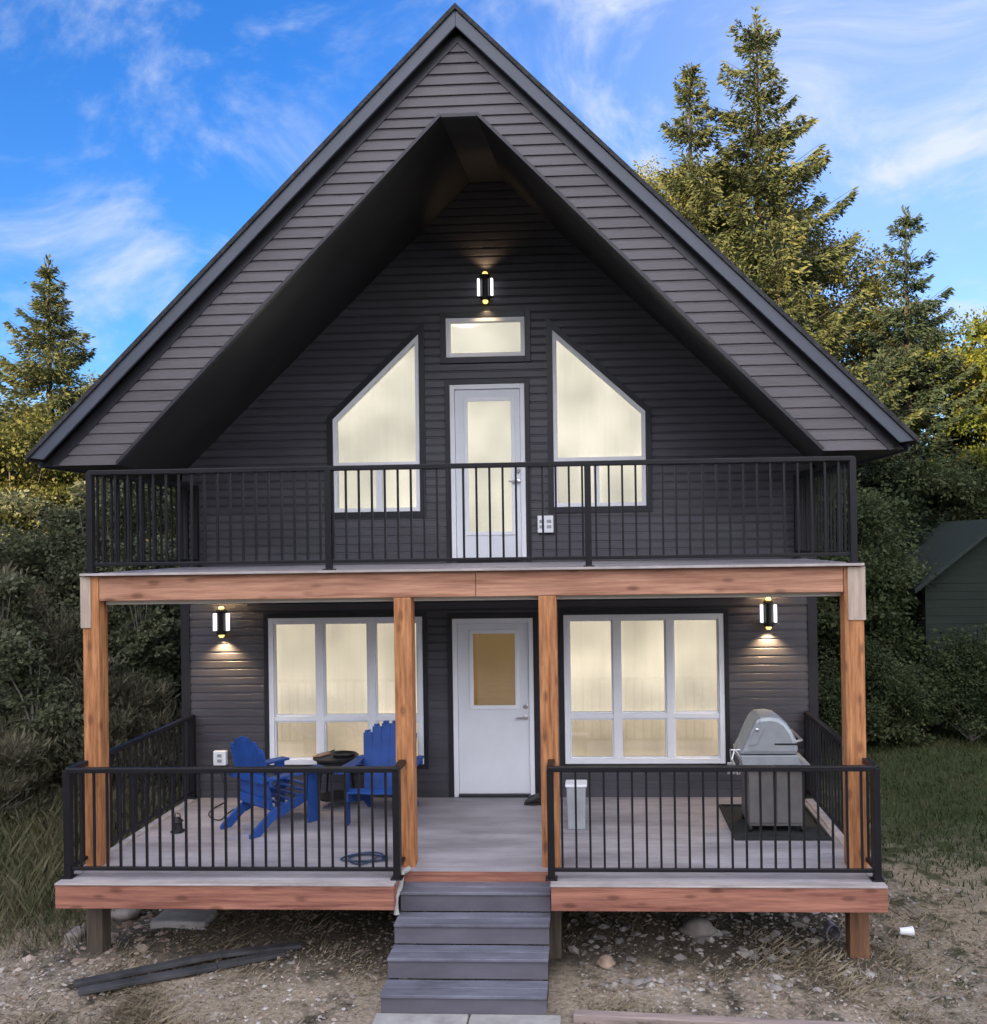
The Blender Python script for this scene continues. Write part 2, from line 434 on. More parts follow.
# gable panel with trapezoid opening, in siding laps
OX, OZ, OT, OB = 0.17, 6.975, 3.30, 3.785
gp = MB(); z = OB
oslope = (OT - OX) / (OZ - OB)
outx = lambda zz: max(0.0, (AP - 0.27 - zz) / sl_)
inx = lambda zz: OT - (zz - OB) * oslope
CG = 0.1
while z < AP - 0.29:
    z1 = min(z + CG, AP - 0.27)
    if z < OZ - 1e-6 < z1: z1 = OZ
    for sx in (-1, 1):
        if z < OZ - 1e-3:
            i0, i1 = inx(z), inx(z1)
        else:
            i0 = i1 = 0.0
        a, b = YG - 0.016, YG - 0.003
        o0, o1 = outx(z), outx(z1)
        if o0 > i0:
            course(gp, *((i0, o0, i1, o1) if sx > 0 else (-o0, -i0, -o1, -i1)), z, z1, YG)
    z = z1
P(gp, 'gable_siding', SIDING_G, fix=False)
gb = MB()
for sx in (-1, 1):
    gb.prism([(sx * OX, OZ), (sx * OT, OB), (sx * (TX - 0.05), OB), (sx * .01, AP - 0.12), (sx * 0.01, OZ)], 'y', YG, YG + 0.05)
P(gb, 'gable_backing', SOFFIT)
# opening edge trim
et = MB()
for sx in (-1, 1):
    et.bar((sx * OX, YG - 0.012, OZ + 0.012), (sx * OT, YG - 0.012, OB + 0.012), 0.05, 0.03, up=(sx * 0.7, 0, 0.7))
et.box(-OX, OX, YG - 0.03, YG + 0.02, OZ - 0.012, OZ + 0.02)
P(et, 'opening_trim', TRIM)
# soffit running back from the opening to the wall
so = MB()
for sx in (-1, 1):
    so.face([(sx * OX, YG + .02, OZ), (sx * OT, YG + .02, OB), (sx * 3.80, -0.0, OB + 0.02), (sx * 0.20, -0.0, 7.265)])
    so.face([(sx * OT, YG + .02, OB), (sx * (TX - .03), YG + .02, OB), (sx * (TX - .03), 0.0, OB + .02), (sx * 3.8, 0.0, OB + .02)])
    so.face([(sx * W, 0.0, OB + .02), (sx * (TX - .03), 0.0, OB + .02), (sx * (TX - .03), BACK, OB + .02), (sx * W, BACK, OB + .02)])
so.face([(-OX, YG + .02, OZ), (OX, YG + .02, OZ), (0.2, 0.0, 7.265), (-0.2, 0.0, 7.265)])
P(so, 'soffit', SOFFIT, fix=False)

# --- windows
def rect_frame(mb, x0, x1, z0, z1, t, ya, yb):
    mb.box(x0, x0 + t, ya, yb, z0, z1); mb.box(x1 - t, x1, ya, yb, z0, z1)
    mb.box(x0 + t, x1 - t, ya, yb, z0, z0 + t); mb.box(x0 + t, x1 - t, ya, yb, z1 - t, z1)

def trim_rect(name, x0, x1, z0, z1, t, par, sill=True):
    m = MB()
    m.box(x0 - t, x0 - .001, -0.034, 0.02, z0 - t, z1 + t); m.box(x1 + .001, x1 + t, -0.034, 0.02, z0 - t, z1 + t)
    m.box(x0 - .001, x1 + .001, -0.034, 0.02, z1 + .001, z1 + t)
    if sill: m.box(x0 - .001, x1 + .001, -0.034, 0.02, z0 - t, z0 - .001)
    return P(m, name, TRIM, par, bevel=0.003)

def big_window(x0, x1, z0, z1, zt, mull):
    f = MB(); t = 0.06
    rect_frame(f, x0, x1, z0, z1, t, -0.028, 0.06)
    cols = [x0 + t] + [c for m in mull for c in (m - 0.042, m + 0.042)] + [x1 - t]
    for m in mull: f.box(m - 0.042, m + 0.042, -0.024, 0.06, z0 + t, z1 - t)
    for i in range(0, len(cols), 2):
        f.box(cols[i], cols[i + 1], -0.020, 0.055, zt - 0.03, zt + 0.03)
        # inner sash beads
        for (a, b) in ((z0 + t, zt - .03), (zt + .03, z1 - t)):
            rect_frame(f, cols[i], cols[i + 1], a, b, 0.018, -0.006, 0.05)
    w = P(f, 'window', WHITE, bevel=0.004)
    trim_rect('trim', x0, x1, z0, z1, 0.055, w)
    for i in range(0, len(cols), 2):
        for (a, b) in ((z0 + t, zt - .03), (zt + .03, z1 - t)):
            P(MB().box(cols[i] + .018, cols[i + 1] - .018, 0.022, 0.028, a + .018, b - .018), 'pane', GLASS_S if a < zt - .1 else GLASS, w)
    for i in range(0, len(cols), 2):
        bl = MB()
        n = 40; xs = np.linspace(cols[i] - .02, cols[i + 1] + .02, n)
        ys = 0.09 + 0.007 * np.sin(xs * 47 + i) + 0.007 * np.sin(xs * 19 + 2 * i)
        for k in range(n - 1):
            bl.face([(xs[k], ys[k], z0), (xs[k + 1], ys[k + 1], z0), (xs[k + 1], ys[k + 1], z1), (xs[k], ys[k], z1)])
        P(bl, 'blind', BLIND_LO, w, fix=False)
    return w
big_window(*WL, 0.93, (-2.08, -1.46))
big_window(*WR, 0.94, (1.44, 2.06))

def trap_window(poly, zd, xm):
    def inset(poly, d):
        n = len(poly); out = []
        for i in range(n):
            p0, p1, p2 = Vector(poly[i - 1]), Vector(poly[i]), Vector(poly[(i + 1) % n])
            a = (p1 - p0).normalized(); b = (p2 - p1).normalized()
            na = Vector((-a.y, a.x)); nb = Vector((-b.y, b.x))
            k = d / max(0.2, 1 + na.dot(nb))
            out.append(tuple(p1 + (na + nb) * k))
        return out
    def ring(outer, inner, ya, yb):
        m = MB(); n = len(outer)
        for i in range(n):
            j = (i + 1) % n
            m.prism([outer[i], outer[j], inner[j], inner[i]], 'y', ya, yb)
        return m
    inn = inset(poly, 0.045)
    f = ring(poly, inn, -0.028, 0.06)
    xa, xb = inn[0][0], inn[1][0]
    f.box(xa, xb, -0.022, 0.055, zd - 0.04, zd + 0.04)
    f.box(xm - 0.035, xm + 0.035, -0.020, 0.055, inn[0][1], zd - 0.04)
    w = P(f, 'window', WHITE)
    P(ring(inset(poly, -0.07), inset(poly, -0.001), -0.036, 0.02), 'trim', TRIM, w)
    up = [(xa, zd + .04), (xb, zd + .04), inn[2], inn[3]]
    P(MB().prism(up, 'y', 0.022, 0.028), 'pane', GLASS, w)
    P(MB().box(xa, xm - .035, 0.022, 0.028, inn[0][1], zd - .04), 'pane', GLASS, w)
    P(MB().box(xm + .035, xb, 0.022, 0.028, inn[0][1], zd - .04), 'pane', GLASS, w)
    ip = inset(poly, 0.01); bl = MB(); xs = np.linspace(ip[0][0], ip[1][0], 60); ys = 0.085 + 0.007 * np.sin(xs * 41) + 0.006 * np.sin(xs * 17 + 1)
    for k in range(59):
        bl.face([(xs[k], ys[k], ip[0][1]), (xs[k + 1], ys[k + 1], ip[0][1]), (xs[k + 1], ys[k + 1], top_at(ip, xs[k + 1])), (xs[k], ys[k], top_at(ip, xs[k]))])
    P(bl, 'blind', BLIND_UP, w, fix=False)
trap_window(TZL, 3.93, -1.34)
trap_window(TZR, 3.94, 1.24)
f = MB(); rect_frame(f, *TW, 0.05, -0.028, 0.06)
w = P(f, 'window', WHITE, bevel=0.004)
trim_rect('trim', *TW, 0.07, w)
P(MB().box(TW[0] + .05, TW[1] - .05, 0.022, 0.028, TW[2] + .05, TW[3] - .05), 'pane', GLASS, w)
P(MB().box(TW[0] + .02, TW[1] - .02, 0.09, 0.1, TW[2] + .02, TW[3] - .02), 'blind', BLIND_UP, w)

# --- doors
def door(x0, x1, z0, z1, glass, blindm, threshold, hx, trim_sill):
    t = 0.055; g0, g1, gz0, gz1 = glass
    fr = MB()
    fr.box(x0, x0 + t, -0.03, 0.06, z0, z1); fr.box(x1 - t, x1, -0.03, 0.06, z0, z1); fr.box(x0 + t, x1 - t, -0.03, 0.06, z1 - t, z1)
    a, b, c, e = x0 + t + .004, x1 - t - .004, z0 + 0.035, z1 - t - .004
    s = MB()
    s.box(a, g0, -0.004, 0.04, c, e); s.box(g1, b, -0.004, 0.04, c, e)
    s.box(g0, g1, -0.004, 0.04, c, gz0); s.box(g0, g1, -0.004, 0.04, gz1, e)
    d = P(s, 'door', DOORW)
    P(fr, 'frame', WHITE, d, bevel=0.004)
    gl = MB(); rect_frame(gl, g0 - .03, g1 + .03, gz0 - .03, gz1 + .03, 0.045, -0.016, -0.004)
    P(gl, 'glass_bead', WHITE, d, bevel=0.004)
    P(MB().box(g0, g1, 0.012, 0.018, gz0, gz1), 'pane', GLASS, d)
    P(MB().box(g0 - .01, g1 + .01, 0.05, 0.056, gz0 - .01, gz1 + .01), 'blind', blindm, d)
    P(MB().box(x0 + t, x1 - t, -0.05, 0.05, z0, z0 + 0.03), 'threshold', TRIM, d)
    trim_rect('trim', x0, x1, z0, z1, 0.06, d, sill=False)
    k = MB()
    k.lathe([(0.031, 0), (0.031, 0.012), (0.022, 0.016)], (0, 0, 0), 14)
    k.v = [(hx + x, -0.004 - zz, z0 + 1.06 + y) for x, y, zz in k.v]
    P(k, 'deadbolt', STEEL, d)
    k = MB(); k.lathe([(0.028, 0), (0.028, 0.01), (0.012, 0.014), (0.012, 0.045)], (0, 0, 0), 14)
    k.v = [(hx + x, -0.004 - zz, z0 + 0.93 + y) for x, y, zz in k.v]
    k.bar((hx + .01, -0.05, z0 + .93), (hx - 0.105, -0.052, z0 + .928), 0.012, 0.02)
    P(k, 'handle', STEEL, d)
    return d
door(*DL, (-0.262, 0.262, 1.06, 1.935), BLIND_DR, True, 0.365, False)
door(*DU, (-0.285, 0.255, 3.11, 4.68), BLIND_UP, True, 0.315, False)

# electric boxes on the wall
def outlet(x, z, w, h, n):
    m = MB().box(x - w / 2, x + w / 2, -0.075, -0.012, z - h / 2, z + h / 2)
    o = P(m, 'outlet_box', WHITE, bevel=0.008)
    for i in range(n):
        k = MB()
        xx = x + (i - (n - 1) / 2) * 0.085
        k.box(xx - 0.027, xx + 0.027, -0.079, -0.074, z + 0.012, z + 0.05); k.box(xx - 0.027, xx + 0.027, -0.079, -0.074, z - 0.05, z - 0.012)
        P(k, 'socket', BIN, o)
outlet(-3.29, 0.475, 0.155, 0.17, 1)
outlet(0.635, 3.2, 0.185, 0.2, 2)

# --- porch deck, posts, beam, balcony deck
def boards(mb, x0, x1, y0, y1, z0, z1, w=0.14, gap=0.006):
    y = y0
    while y < y1 - 0.02:
        ye = min(y + w, y1)
        mb.box(x0, x1, y, ye - gap, z0, z1); y += w
bd = MB()
boards(bd, -E_ + 0.10, E_ - 0.10, YP - 0.02, -0.035, -0.03, 0.0)
boards(bd, -E_ + 0.10, -0.60, YE + 0.10, YP - 0.024, -0.03, 0.0)
boards(bd, 0.775, E_ - 0.10, YE + 0.10, YP - 0.024, -0.03, 0.0)
P(bd, 'porch_floor', DECK)
bo = MB()
for (a, b) in ((-E_, -0.60), (0.775, E_)):
    bo.box(a, b, YE - 0.012, YE + 0.095, -0.014, 0.003)
for sx in (-1, 1):
    x0, x1 = sorted((sx * E_, sx * (E_ - 0.095)))
    bo.box(x0, x1, YE + 0.1, -0.035, -0.03, 0.003)
P(bo, 'floor_border', DECKP, bevel=0.004)
rm = MB()
for (a, b) in ((-E_, -0.605), (0.78, E_)):
    P(MB().box(a, b, YE, YE + 0.04, -0.225, -0.016), 'rim_board', RIMW, bevel=0.005)
for (a, b, yb) in ((-E_, -E_ + .04, -.03), (E_ - .04, E_, -.03), (-0.645, -0.607, YP - .02), (0.782, 0.82, YP - .02)):
    P(MB().box(a, b, YE + 0.042, yb, -0.225, -0.032), 'rim_board', RIMW, bevel=0.005)
rm = MB().box(-0.60, 0.775, YP - 0.018, YP + 0.02, -0.225, -0.012)
P(rm, 'rim_board', RIMW, bevel=0.005)
jo = MB()
x = -E_ + 0.45
while x < E_ - 0.2:
    jo.box(x, x + 0.04, YP + 0.03, -0.03, -0.215, -0.033); x += 0.405
P(jo, 'floor_joists', BARK)
YPB = YP + 0.16
for (a, b) in ((-3.63, -3.475), (-0.665, -0.50), (0.68, 0.845), (3.455, 3.63)):
    corner = abs(a + b) > 5
    zt = H2 - 0.022 if corner else 2.493
    po = P(MB().box(a, b, YP, YPB, -0.02, zt), 'post', POSTW, bevel=0.008)
    P(MB().box(a, b, YP + 0.004, YPB, -F - 0.1, -0.021), 'post_base', BASEW if a < 2 else BASER, po, bevel=0.008)
    if corner:
        sx = -1 if a < 0 else 1
        x0, x1 = (a - 0.012, a + 0.085) if sx < 0 else (a + 0.03, b + 0.012)
        P(MB().box(x0, x1, YP - 0.014, YP - 0.001, 2.245, H2 - 0.03), 'splice_plate', RAWW, po)
bm_ = MB(); bm_.box(-3.47, 0.10, YP + 0.002, YP + 0.10, 2.495, H2 - 0.022); bm_.box(0.104, 3.45, YP + 0.004, YP + 0.10, 2.495, H2 - 0.022)
P(bm_, 'beam', BEAMW, bevel=0.006)
bm_ = MB()
for sx in (-1, 1):
    x0, x1 = sorted((sx * 3.46, sx * 3.62))
    bm_.box(x0, x1, YPB + 0.002, -0.035, 2.50, H2 - 0.024)
P(bm_, 'side_beam', BEAMW, bevel=0.006)
bf = MB(); boards(bf, -3.62, 3.62, YP - 0.035, -0.035, H2 - 0.02, H2, 0.14, 0.004)
P(bf, 'balcony_floor', DECK)
be = MB().box(-3.625, 3.625, YP - 0.055, YP - 0.037, H2 - 0.02, H2 + 0.004)
P(be, 'balcony_edge', DECKP, bevel=0.003)
bj = MB()
x = -3.4
while x < 3.4:
    bj.box(x, x + 0.04, YP + 0.12, -0.04, H2 - 0.25, H2 - 0.024); x += 0.405
P(bj, 'balcony_joists', SOFFIT)
P(MB().box(-3.46, 3.46, YP + 0.105, -0.04, H2 - 0.30, H2 - 0.255), 'unseen_bounce_ceiling', BOUNCE_CEIL)

# ------------------------------------------------------------------ railings
def railing(name, label, loc, runs, posts, h, zb, spacing, pw=0.06):
    """runs: list of ((x,y),(x,y)) on floor height zb"""
    r = thing(name, label, 'railing', loc)
    for (x, y) in posts:
        po = MB().box(x - pw / 2, x + pw / 2, y - pw / 2, y + pw / 2, zb, zb + h - 0.012)
        p = po.build('post', RAIL, r, bevel=0.004)
        MB().box(x - pw * .85, x + pw * .85, y - pw * .85, y + pw * .85, zb + 0.003, zb + 0.016).build('base_plate', RAIL, p, bevel=0.003)
    for (a, b) in runs:
        a = Vector((*a, 0)); b = Vector((*b, 0)); d = (b - a); L = d.length; d.normalize()
        n = Vector((-d.y, d.x, 0))
        za = zb + h
        MB().bar(a + Vector((0, 0, za - 0.014)) , b + Vector((0, 0, za - 0.014)), 0.062, 0.045).build('top_rail', RAIL, r, bevel=0.006)
        MB().bar(a + Vector((0, 0, zb + 0.085)), b + Vector((0, 0, zb + 0.085)), 0.032, 0.032).build('bottom_rail', RAIL, r, bevel=0.004)
        k = max(1, round(L / spacing)); 
        for i in range(1, k):
            c = a + d * (L * i / k)
            m = MB(); hw = 0.0095
            m.bar(c + Vector((0, 0, zb + 0.1012)), c + Vector((0, 0, za - 0.0367)), 2 * hw, 2 * hw, up=(0, 1, 0))
            m.build('baluster', RAIL, r)
    return r
RX = 3.62
railing('porch_railing', 'black metal porch railing in front of the blue chairs, left of the steps', (-2.1, YR, 0),
        [((-RX, YR), (-0.575, YR)), ((-RX, YR), (-RX, -0.05)), ((-0.60, YR), (-0.60, YP - 0.005))],
        [(-RX, YR), (-0.60, YR), (-RX, -0.07)], 0.99, 0.0, 0.122, 0.062)
railing('porch_railing', 'black metal porch railing in front of the grill, right of the steps', (2.2, YR, 0),
        [((0.755, YR), (RX, YR)), ((RX, YR), (RX, -0.05)), ((0.78, YR), (0.78, YP - 0.005))],
        [(RX, YR), (0.78, YR), (RX, -0.07)], 0.99, 0.0, 0.122, 0.062)
BX = 3.545; BY = -2.305
railing('balcony_railing', 'long black metal balcony railing round the upper deck above the timber beam', (0, BY, H2),
        [((-BX, BY), (BX, BY)), ((-BX, BY), (-BX, -0.05)), ((BX, BY), (BX, -0.05))],
        [(-BX, BY), (-1.265, BY), (1.15, BY), (BX, BY), (-BX, -0.07), (BX, -0.07)], 0.965, H2, 0.123, 0.06)

# ------------------------------------------------------------------ steps
st = thing('porch_steps', 'four dark grey composite steps leading up to the porch and front door', 'steps', (0.1, -2.9, -F))
for i in range(4):
    z = -0.125 - 0.175 * i; yn = -2.575 - 0.26 * i
    x0, x1 = -0.585, 0.768
    m = MB().box(x0, x1, yn, yn + 0.128, z - 0.028, z); m.box(x0, x1, yn + 0.133, yn + 0.262, z - 0.028, z)
    m.build('tread', STEP, st, bevel=0.006)
    MB().box(x0 + .004, x1 - .004, yn + 0.018, yn + 0.036, z - 0.174, z - 0.0285).build('riser', RISER, st)
for x in (-0.575, 0.10, 0.72):
    pts = [(-2.35, -0.16)]
    for i in range(4):
        z = -0.153 - 0.175 * i; yn = -2.575 - 0.26 * i
        pts += [(yn + 0.30, z), (yn + 0.037, z)] if i == 0 else [(yn + 0.2975, z), (yn + 0.037, z)]
    pts += [(-3.318, -F), (-2.95, -F), (-2.35, -0.42)]
    MB().prism(pts, 'x', x, x + 0.038).build('stringer', BARK, st)

# ------------------------------------------------------------------ wall lamps
def wall_lamp(x, z, label, energy):
    t = thing('wall_lamp', label, 'lamp', (x, 0, z), 'up and down wall lamps on the cabin front')
    y = -0.10
    MB().box(x - 0.055, x + 0.055, -0.034, -0.016, z - 0.085, z + 0.085).build('wall_plate', BLACK, t, bevel=0.004)
    MB().box(x - 0.02, x + 0.02, y + .02, -0.033, z - 0.02, z + 0.02).build('arm', BLACK, t)
    MB().lathe([(0.046, -0.115), (0.046, 0.115)], (x, y, z), 20).build('cylinder', BLACK, t)
    for s in (-1, 1):
        MB().lathe([(0.062, s * 0.116), (0.062, s * 0.128), (0.05, s * 0.15)] if s > 0 else [(0.05, -0.15), (0.062, -0.128), (0.062, -0.116)], (x, y, z), 20).build('cap', BLACK, t)
        MB().lathe([(0.030, s * 0.151), (0.034, s * 0.165), (0.022, s * .185)] if s > 0 else [(0.022, -.185), (0.034, -0.165), (0.030, -0.151)], (x, y, z), 14).build('bulb', BULB, t)
        g = MB().box(x + s * 0.078 - 0.014, x + s * 0.078 + 0.014, y - 0.028, y + 0.028, z - 0.105, z + 0.105)
        g.build('frosted_glass', LAMPG, t, bevel=0.006)
        b = MB()
        for zz in (-0.11, 0.11):
            b.box(min(x + s * .04, x + s * .1), max(x + s * .04, x + s * .1), y - .03, y + .03, z + zz - .005, z + zz + .005)
        b.build('bracket', BLACK, t)
        ld = bpy.data.lights.new('lamp_light', 'SPOT'); ld.energy = energy; ld.color = (1, 0.68, 0.36); ld.shadow_soft_size = 0.02
        ld.spot_size = math.radians(120); ld.spot_blend = 0.7
        lo = bpy.data.objects.new('lamp_light', ld); COL.objects.link(lo); lo.parent = t
        lo.location = (0, y, s * 0.20)
        if s > 0: lo.rotation_euler = (math.pi, 0, 0)
    return t
wall_lamp(-0.03, 5.985, 'black cylinder wall lamp above the small top window in the gable', 2.0)
wall_lamp(-3.235, 2.10, 'black cylinder wall lamp on the porch wall above the blue chairs', 15.0)
wall_lamp(3.195, 2.13, 'black cylinder wall lamp glowing yellow on the porch wall above the grill', 16.0)

# ------------------------------------------------------------------ porch furniture
def adirondack(label, x, y, heading):
    """built at the origin facing +y, then turned"""
    t = thing('adirondack_chair', label, 'chair', (0, 0, 0), 'blue slatted porch chairs')
    s = MB()
    for i in range(6):
        k = i / 5; yy = 0.30 - 0.50 * k; zz = 0.37 - 0.13 * k
        s.bar((-0.27, yy, zz), (0.27, yy, zz), 0.088, 0.022, up=(0, 0.25, 1))
    s.build('seat', BLUE, t, bevel=0.006)
    b = MB(); n = 6
    hs = [0.66, 0.73, 0.765, 0.765, 0.73, 0.66]
    for i in range(n):
        u = (i - 2.5) / 2.5
        dy = 0.004 * (i % 2); p = Vector((u * 0.215, -0.215 - dy, 0.22)); L = hs[i]
        q = Vector((u * 0.262, -0.215 - dy - L * 0.20, 0.22 + L * 0.97))
        b.bar(p, q, 0.105, 0.022, up=(0, -0.97, -0.20))
        b.bar(q, q + Vector((u * 0.004, -0.006, 0.028)), 0.07, 0.02, up=(0, -0.97, -0.20))
    b.build('backrest', BLUE, t, bevel=0.008)
    MB().bar((-0.38, -0.315, 0.555), (0.38, -0.315, 0.555), 0.03, 0.09).build('back_brace', BLUE, t, bevel=0.005)
    MB().bar((-0.27, -0.262, 0.30), (0.27, -0.262, 0.30), 0.03, 0.09).build('back_brace', BLUE, t, bevel=0.005)
    for sx in (-1, 1):
        MB().prism([(sx * 0.26, 0.36), (sx * 0.40, 0.36), (sx * 0.41, 0.1), (sx * 0.37, -0.42), (sx * 0.30, -0.42), (sx * 0.26, 0.0)], 'z', 0.565, 0.59).build('armrest', BLUE, t, bevel=0.006)
        MB().box(min(sx * .285, sx * .315), max(sx * .285, sx * .315), 0.19, 0.31, 0.0, 0.564).build('front_leg', BLUE, t, bevel=0.005)
        MB().prism([(0.34, 0.27), (0.34, 0.37), (-0.24, 0.235), (-0.50, 0.04), (-0.50, 0.0), (-0.38, 0.0), (-0.22, 0.12)], 'x', min(sx * .255, sx * .283), max(sx * .255, sx * .283)).build('rear_leg', BLUE, t, bevel=0.005)
    t.location = (x, y, 0.002); t.rotation_euler = (0, 0, heading)
    return t
adirondack('blue slatted garden chair seen from behind below the white outlet box', -2.28, -0.98, math.radians(-36))
adirondack('blue slatted garden chair partly hidden behind the cedar post, facing the table', -1.16, -0.84, math.radians(176))

# low round table with a tray between the chairs
tb = thing('patio_table', 'low black patio table between the two blue chairs', 'table', (-1.80, -0.36, 0))
cx, cy = -1.80, -0.36
MB().lathe([(0.245, 0.545), (0.26, 0.553), (0.26, 0.567), (0.245, 0.575)], (cx, cy, 0), 28).build('tabletop', BLACK, tb)
MB().lathe([(0.20, 0.42), (0.215, 0.42), (0.215, 0.544), (0.20, 0.544)], (cx, cy, 0), 24).build('skirt', BLACK, tb)
for a in range(4):
    an = math.pi / 4 + a * math.pi / 2
    MB().tube([(cx + .19 * math.cos(an), cy + .19 * math.sin(an), .43), (cx + .21 * math.cos(an), cy + .21 * math.sin(an), .25), (cx + .25 * math.cos(an), cy + .25 * math.sin(an), 0.003)], 0.014, 8).build('leg', BLACK, tb)
MB().lathe([(0.20, 0.10), (0.21, 0.10), (0.21, 0.115), (0.20, 0.115)], (cx, cy, 0), 20).build('shelf_ring', BLACK, tb)
tr = thing('serving_tray', 'black oval tray standing on the low patio table', 'tray', (-1.70, -0.38, 0.577))
c = MB().lathe([(0.13, 0), (0.17, 0.004), (0.20, 0.03), (0.19, 0.032), (0.15, 0.012), (0.12, 0.010)], (0, 0, 0), 24)
c.v = [(-1.70 + x * 0.72, -0.38 + y * 0.55, 0.577 + z) for x, y, z in c.v]
c.build('dish', BLACK, tr, smooth=True)
MB().tube([(-1.835, -.38, .595), (-1.85, -.38, .63), (-1.81, -.38, .64)], 0.008, 8).build('handle', BLACK, tr)
tx = thing('cutting_board', 'tan wooden board lying on the low patio table beside the tray', 'board', (-2.03, -0.40, 0.577))
MB().bar((-2.00, -0.43, 0.588), (-1.90, -0.30, 0.588), 0.08, 0.02).build('plank', TANB, tx, bevel=0.004)
MB().bar((-2.03, -0.47, 0.588), (-2.001, -0.4315, 0.588), 0.035, 0.016).build('handle', TANB, tx, bevel=0.003)

# grill
gx, gy = 3.0, -1.12
gr = thing('gas_grill', 'grey gas grill with domed hood standing at the right end of the porch', 'grill', (gx, gy, 0.012))
hood = [(2.60, 0.80), (2.66, 0.90), (2.735, 1.07), (2.80, 1.19), (2.845, 1.215), (2.96, 1.225), (3.06, 1.205), (3.14, 1.145), (3.20, 1.06), (3.245, 0.96), (3.265, 0.87), (3.265, 0.80)]
hood = [(2.935 + (x - 2.935) * 0.90, 0.80 + (z - 0.80) * 0.93) for x, z in hood]
h = MB().prism(hood, 'y', -1.38, -0.92)
h.build('hood', GRILLM, gr, bevel=0.045)
MB().prism([(2.72, 0.90), (2.81, 0.91), (2.895, 1.08), (2.85, 1.155), (2.82, 1.135)], 'y', -1.392, -1.381).build('hood_side_plate', GRILLM, gr, bevel=0.004)
MB().lathe([(0.016, 0), (0.016, 0.01)], (0, 0, 0), 12)
k = MB().lathe([(0.02, 0), (0.02, 0.008), (0.01, 0.012)], (0, 0, 0), 14); k.v = [(2.815 + x, -1.393 - z, 1.06 + y) for x, y, z in k.v]; k.build('rivet', STEEL, gr)
MB().box(2.99, 3.222, -1.3835, -1.381, 0.905, 0.922).build('vent_slot', BLACK, gr)
MB().tube([(3.21, -1.34, 0.93), (3.27, -1.34, 0.945), (3.27, -0.86, 0.945), (3.21, -0.86, 0.93)], 0.014, 10).build('hood_handle', STEEL, gr)
MB().prism([(2.665, 0.70), (3.245, 0.70), (3.23, 0.796), (2.655, 0.796)], 'y', -1.37, -0.83).build('firebox', GRILLM, gr, bevel=0.006)
MB().box(2.70, 3.36, -1.41, -0.80, 0.655, 0.695).build('shelf', GRILLM, gr, bevel=0.01)
cb = MB().box(2.73, 3.28, -1.34, -0.86, 0.075, 0.65).build('cabinet', GRILLD, gr, bevel=0.006)
for xx in (2.735, 3.01):
    MB().box(xx, xx + 0.265, -1.354, -1.342, 0.11, 0.63).build('door_panel', GRILLD, cb, bevel=0.004)
MB().tube([(2.98, -1.375, 0.50), (2.98, -1.375, 0.60)], 0.008, 8).build('door_handle', STEEL, cb)
for xx in (2.745, 3.265):
    for yy in (-1.31, -0.89):
        m = MB().lathe([(0.035, -0.015), (0.035, 0.015)], (0, 0, 0), 14); m.v = [(xx + z, yy + x, 0.0475 + y) for x, y, z in m.v]
        m.build('caster', BLACK, gr)
# tools hanging at the left end of the grill
MB().tube([(2.69, -1.30, 0.84), (2.55, -1.30, 0.84)], 0.008, 8).build('tool_rail', STEEL, gr)
def tool(name, label, pts, r, x):
    t = thing(name, label, 'grill tool', pts[0])
    MB().tube(pts, r, 8).build('shaft', STEEL, t)
    return t
t = tool('tongs', 'steel tongs hanging from the rail at the left of the grill', [(2.60, -1.313, 0.85), (2.57, -1.335, 0.75), (2.62, -1.345, 0.60)], 0.010, 0)
MB().tube([(2.60, -1.313, 0.85), (2.66, -1.335, 0.76), (2.64, -1.345, 0.60)], 0.010, 8).build('arm', STEEL, t)
t = tool('spatula', 'steel spatula hanging beside the tongs at the left of the grill', [(2.555, -1.315, 0.85), (2.56, -1.33, 0.72)], 0.008, 0)
MB().box(2.52, 2.60, -1.336, -1.328, 0.60, 0.718).build('blade', STEEL, t, bevel=0.003)

gm = MB().box(2.55, 3.50, -1.56, -0.42, 0.0035, 0.0115)
for (a, b, c_, d) in ((2.55, 3.50, -1.56, -1.535), (2.55, 3.50, -0.445, -0.42), (2.55, 2.575, -1.535, -0.445), (3.475, 3.50, -1.535, -0.445)):
    gm.box(a, b, c_, d, 0.0116, 0.03)
tag(gm.build('grill_mat', MAT_R), 'black rubber mat with raised rim under the gas grill', 'mat')

bn = thing('waste_bin', 'slim grey bin with a white lid standing beside the right cedar post', 'bin', (0.975, -1.15, 0.002))
MB().prism([(0.885, 0.003), (1.065, 0.003), (1.075, 0.44), (0.875, 0.44)], 'y', -1.24, -1.06).build('bucket', BIN, bn, bevel=0.012)
MB().box(0.862, 1.088, -1.253, -1.047, 0.441, 0.475).build('lid', WHITE, bn, bevel=0.012)

def shoe(x, y, rot, label):
    t = thing('shoe', label, 'shoe', (0, 0, 0), 'pair of black shoes by the front door')
    m = MB().prism([(-0.04, -0.13), (0.04, -0.13), (0.05, 0.05), (0.035, 0.14), (-0.025, 0.145), (-0.05, 0.05)], 'z', 0.0, 0.022)
    m.build('sole', BLACK, t, bevel=0.006)
    m = MB().prism([(-0.125, 0.0225), (0.135, 0.0225), (0.13, 0.05), (0.04, 0.075), (-0.02, 0.10), (-0.12, 0.105)], 'x', -0.038, 0.04)
    m.build('upper', BLACK, t, bevel=0.02)
    t.location = (x, y, 0.002); t.rotation_euler = (0, 0, rot)
shoe(0.50, -0.33, math.radians(95), 'black shoe by the right cedar post, nearer the steps of the pair')
shoe(0.52, -0.20, math.radians(82), 'black shoe right against the wall beside the white front door')

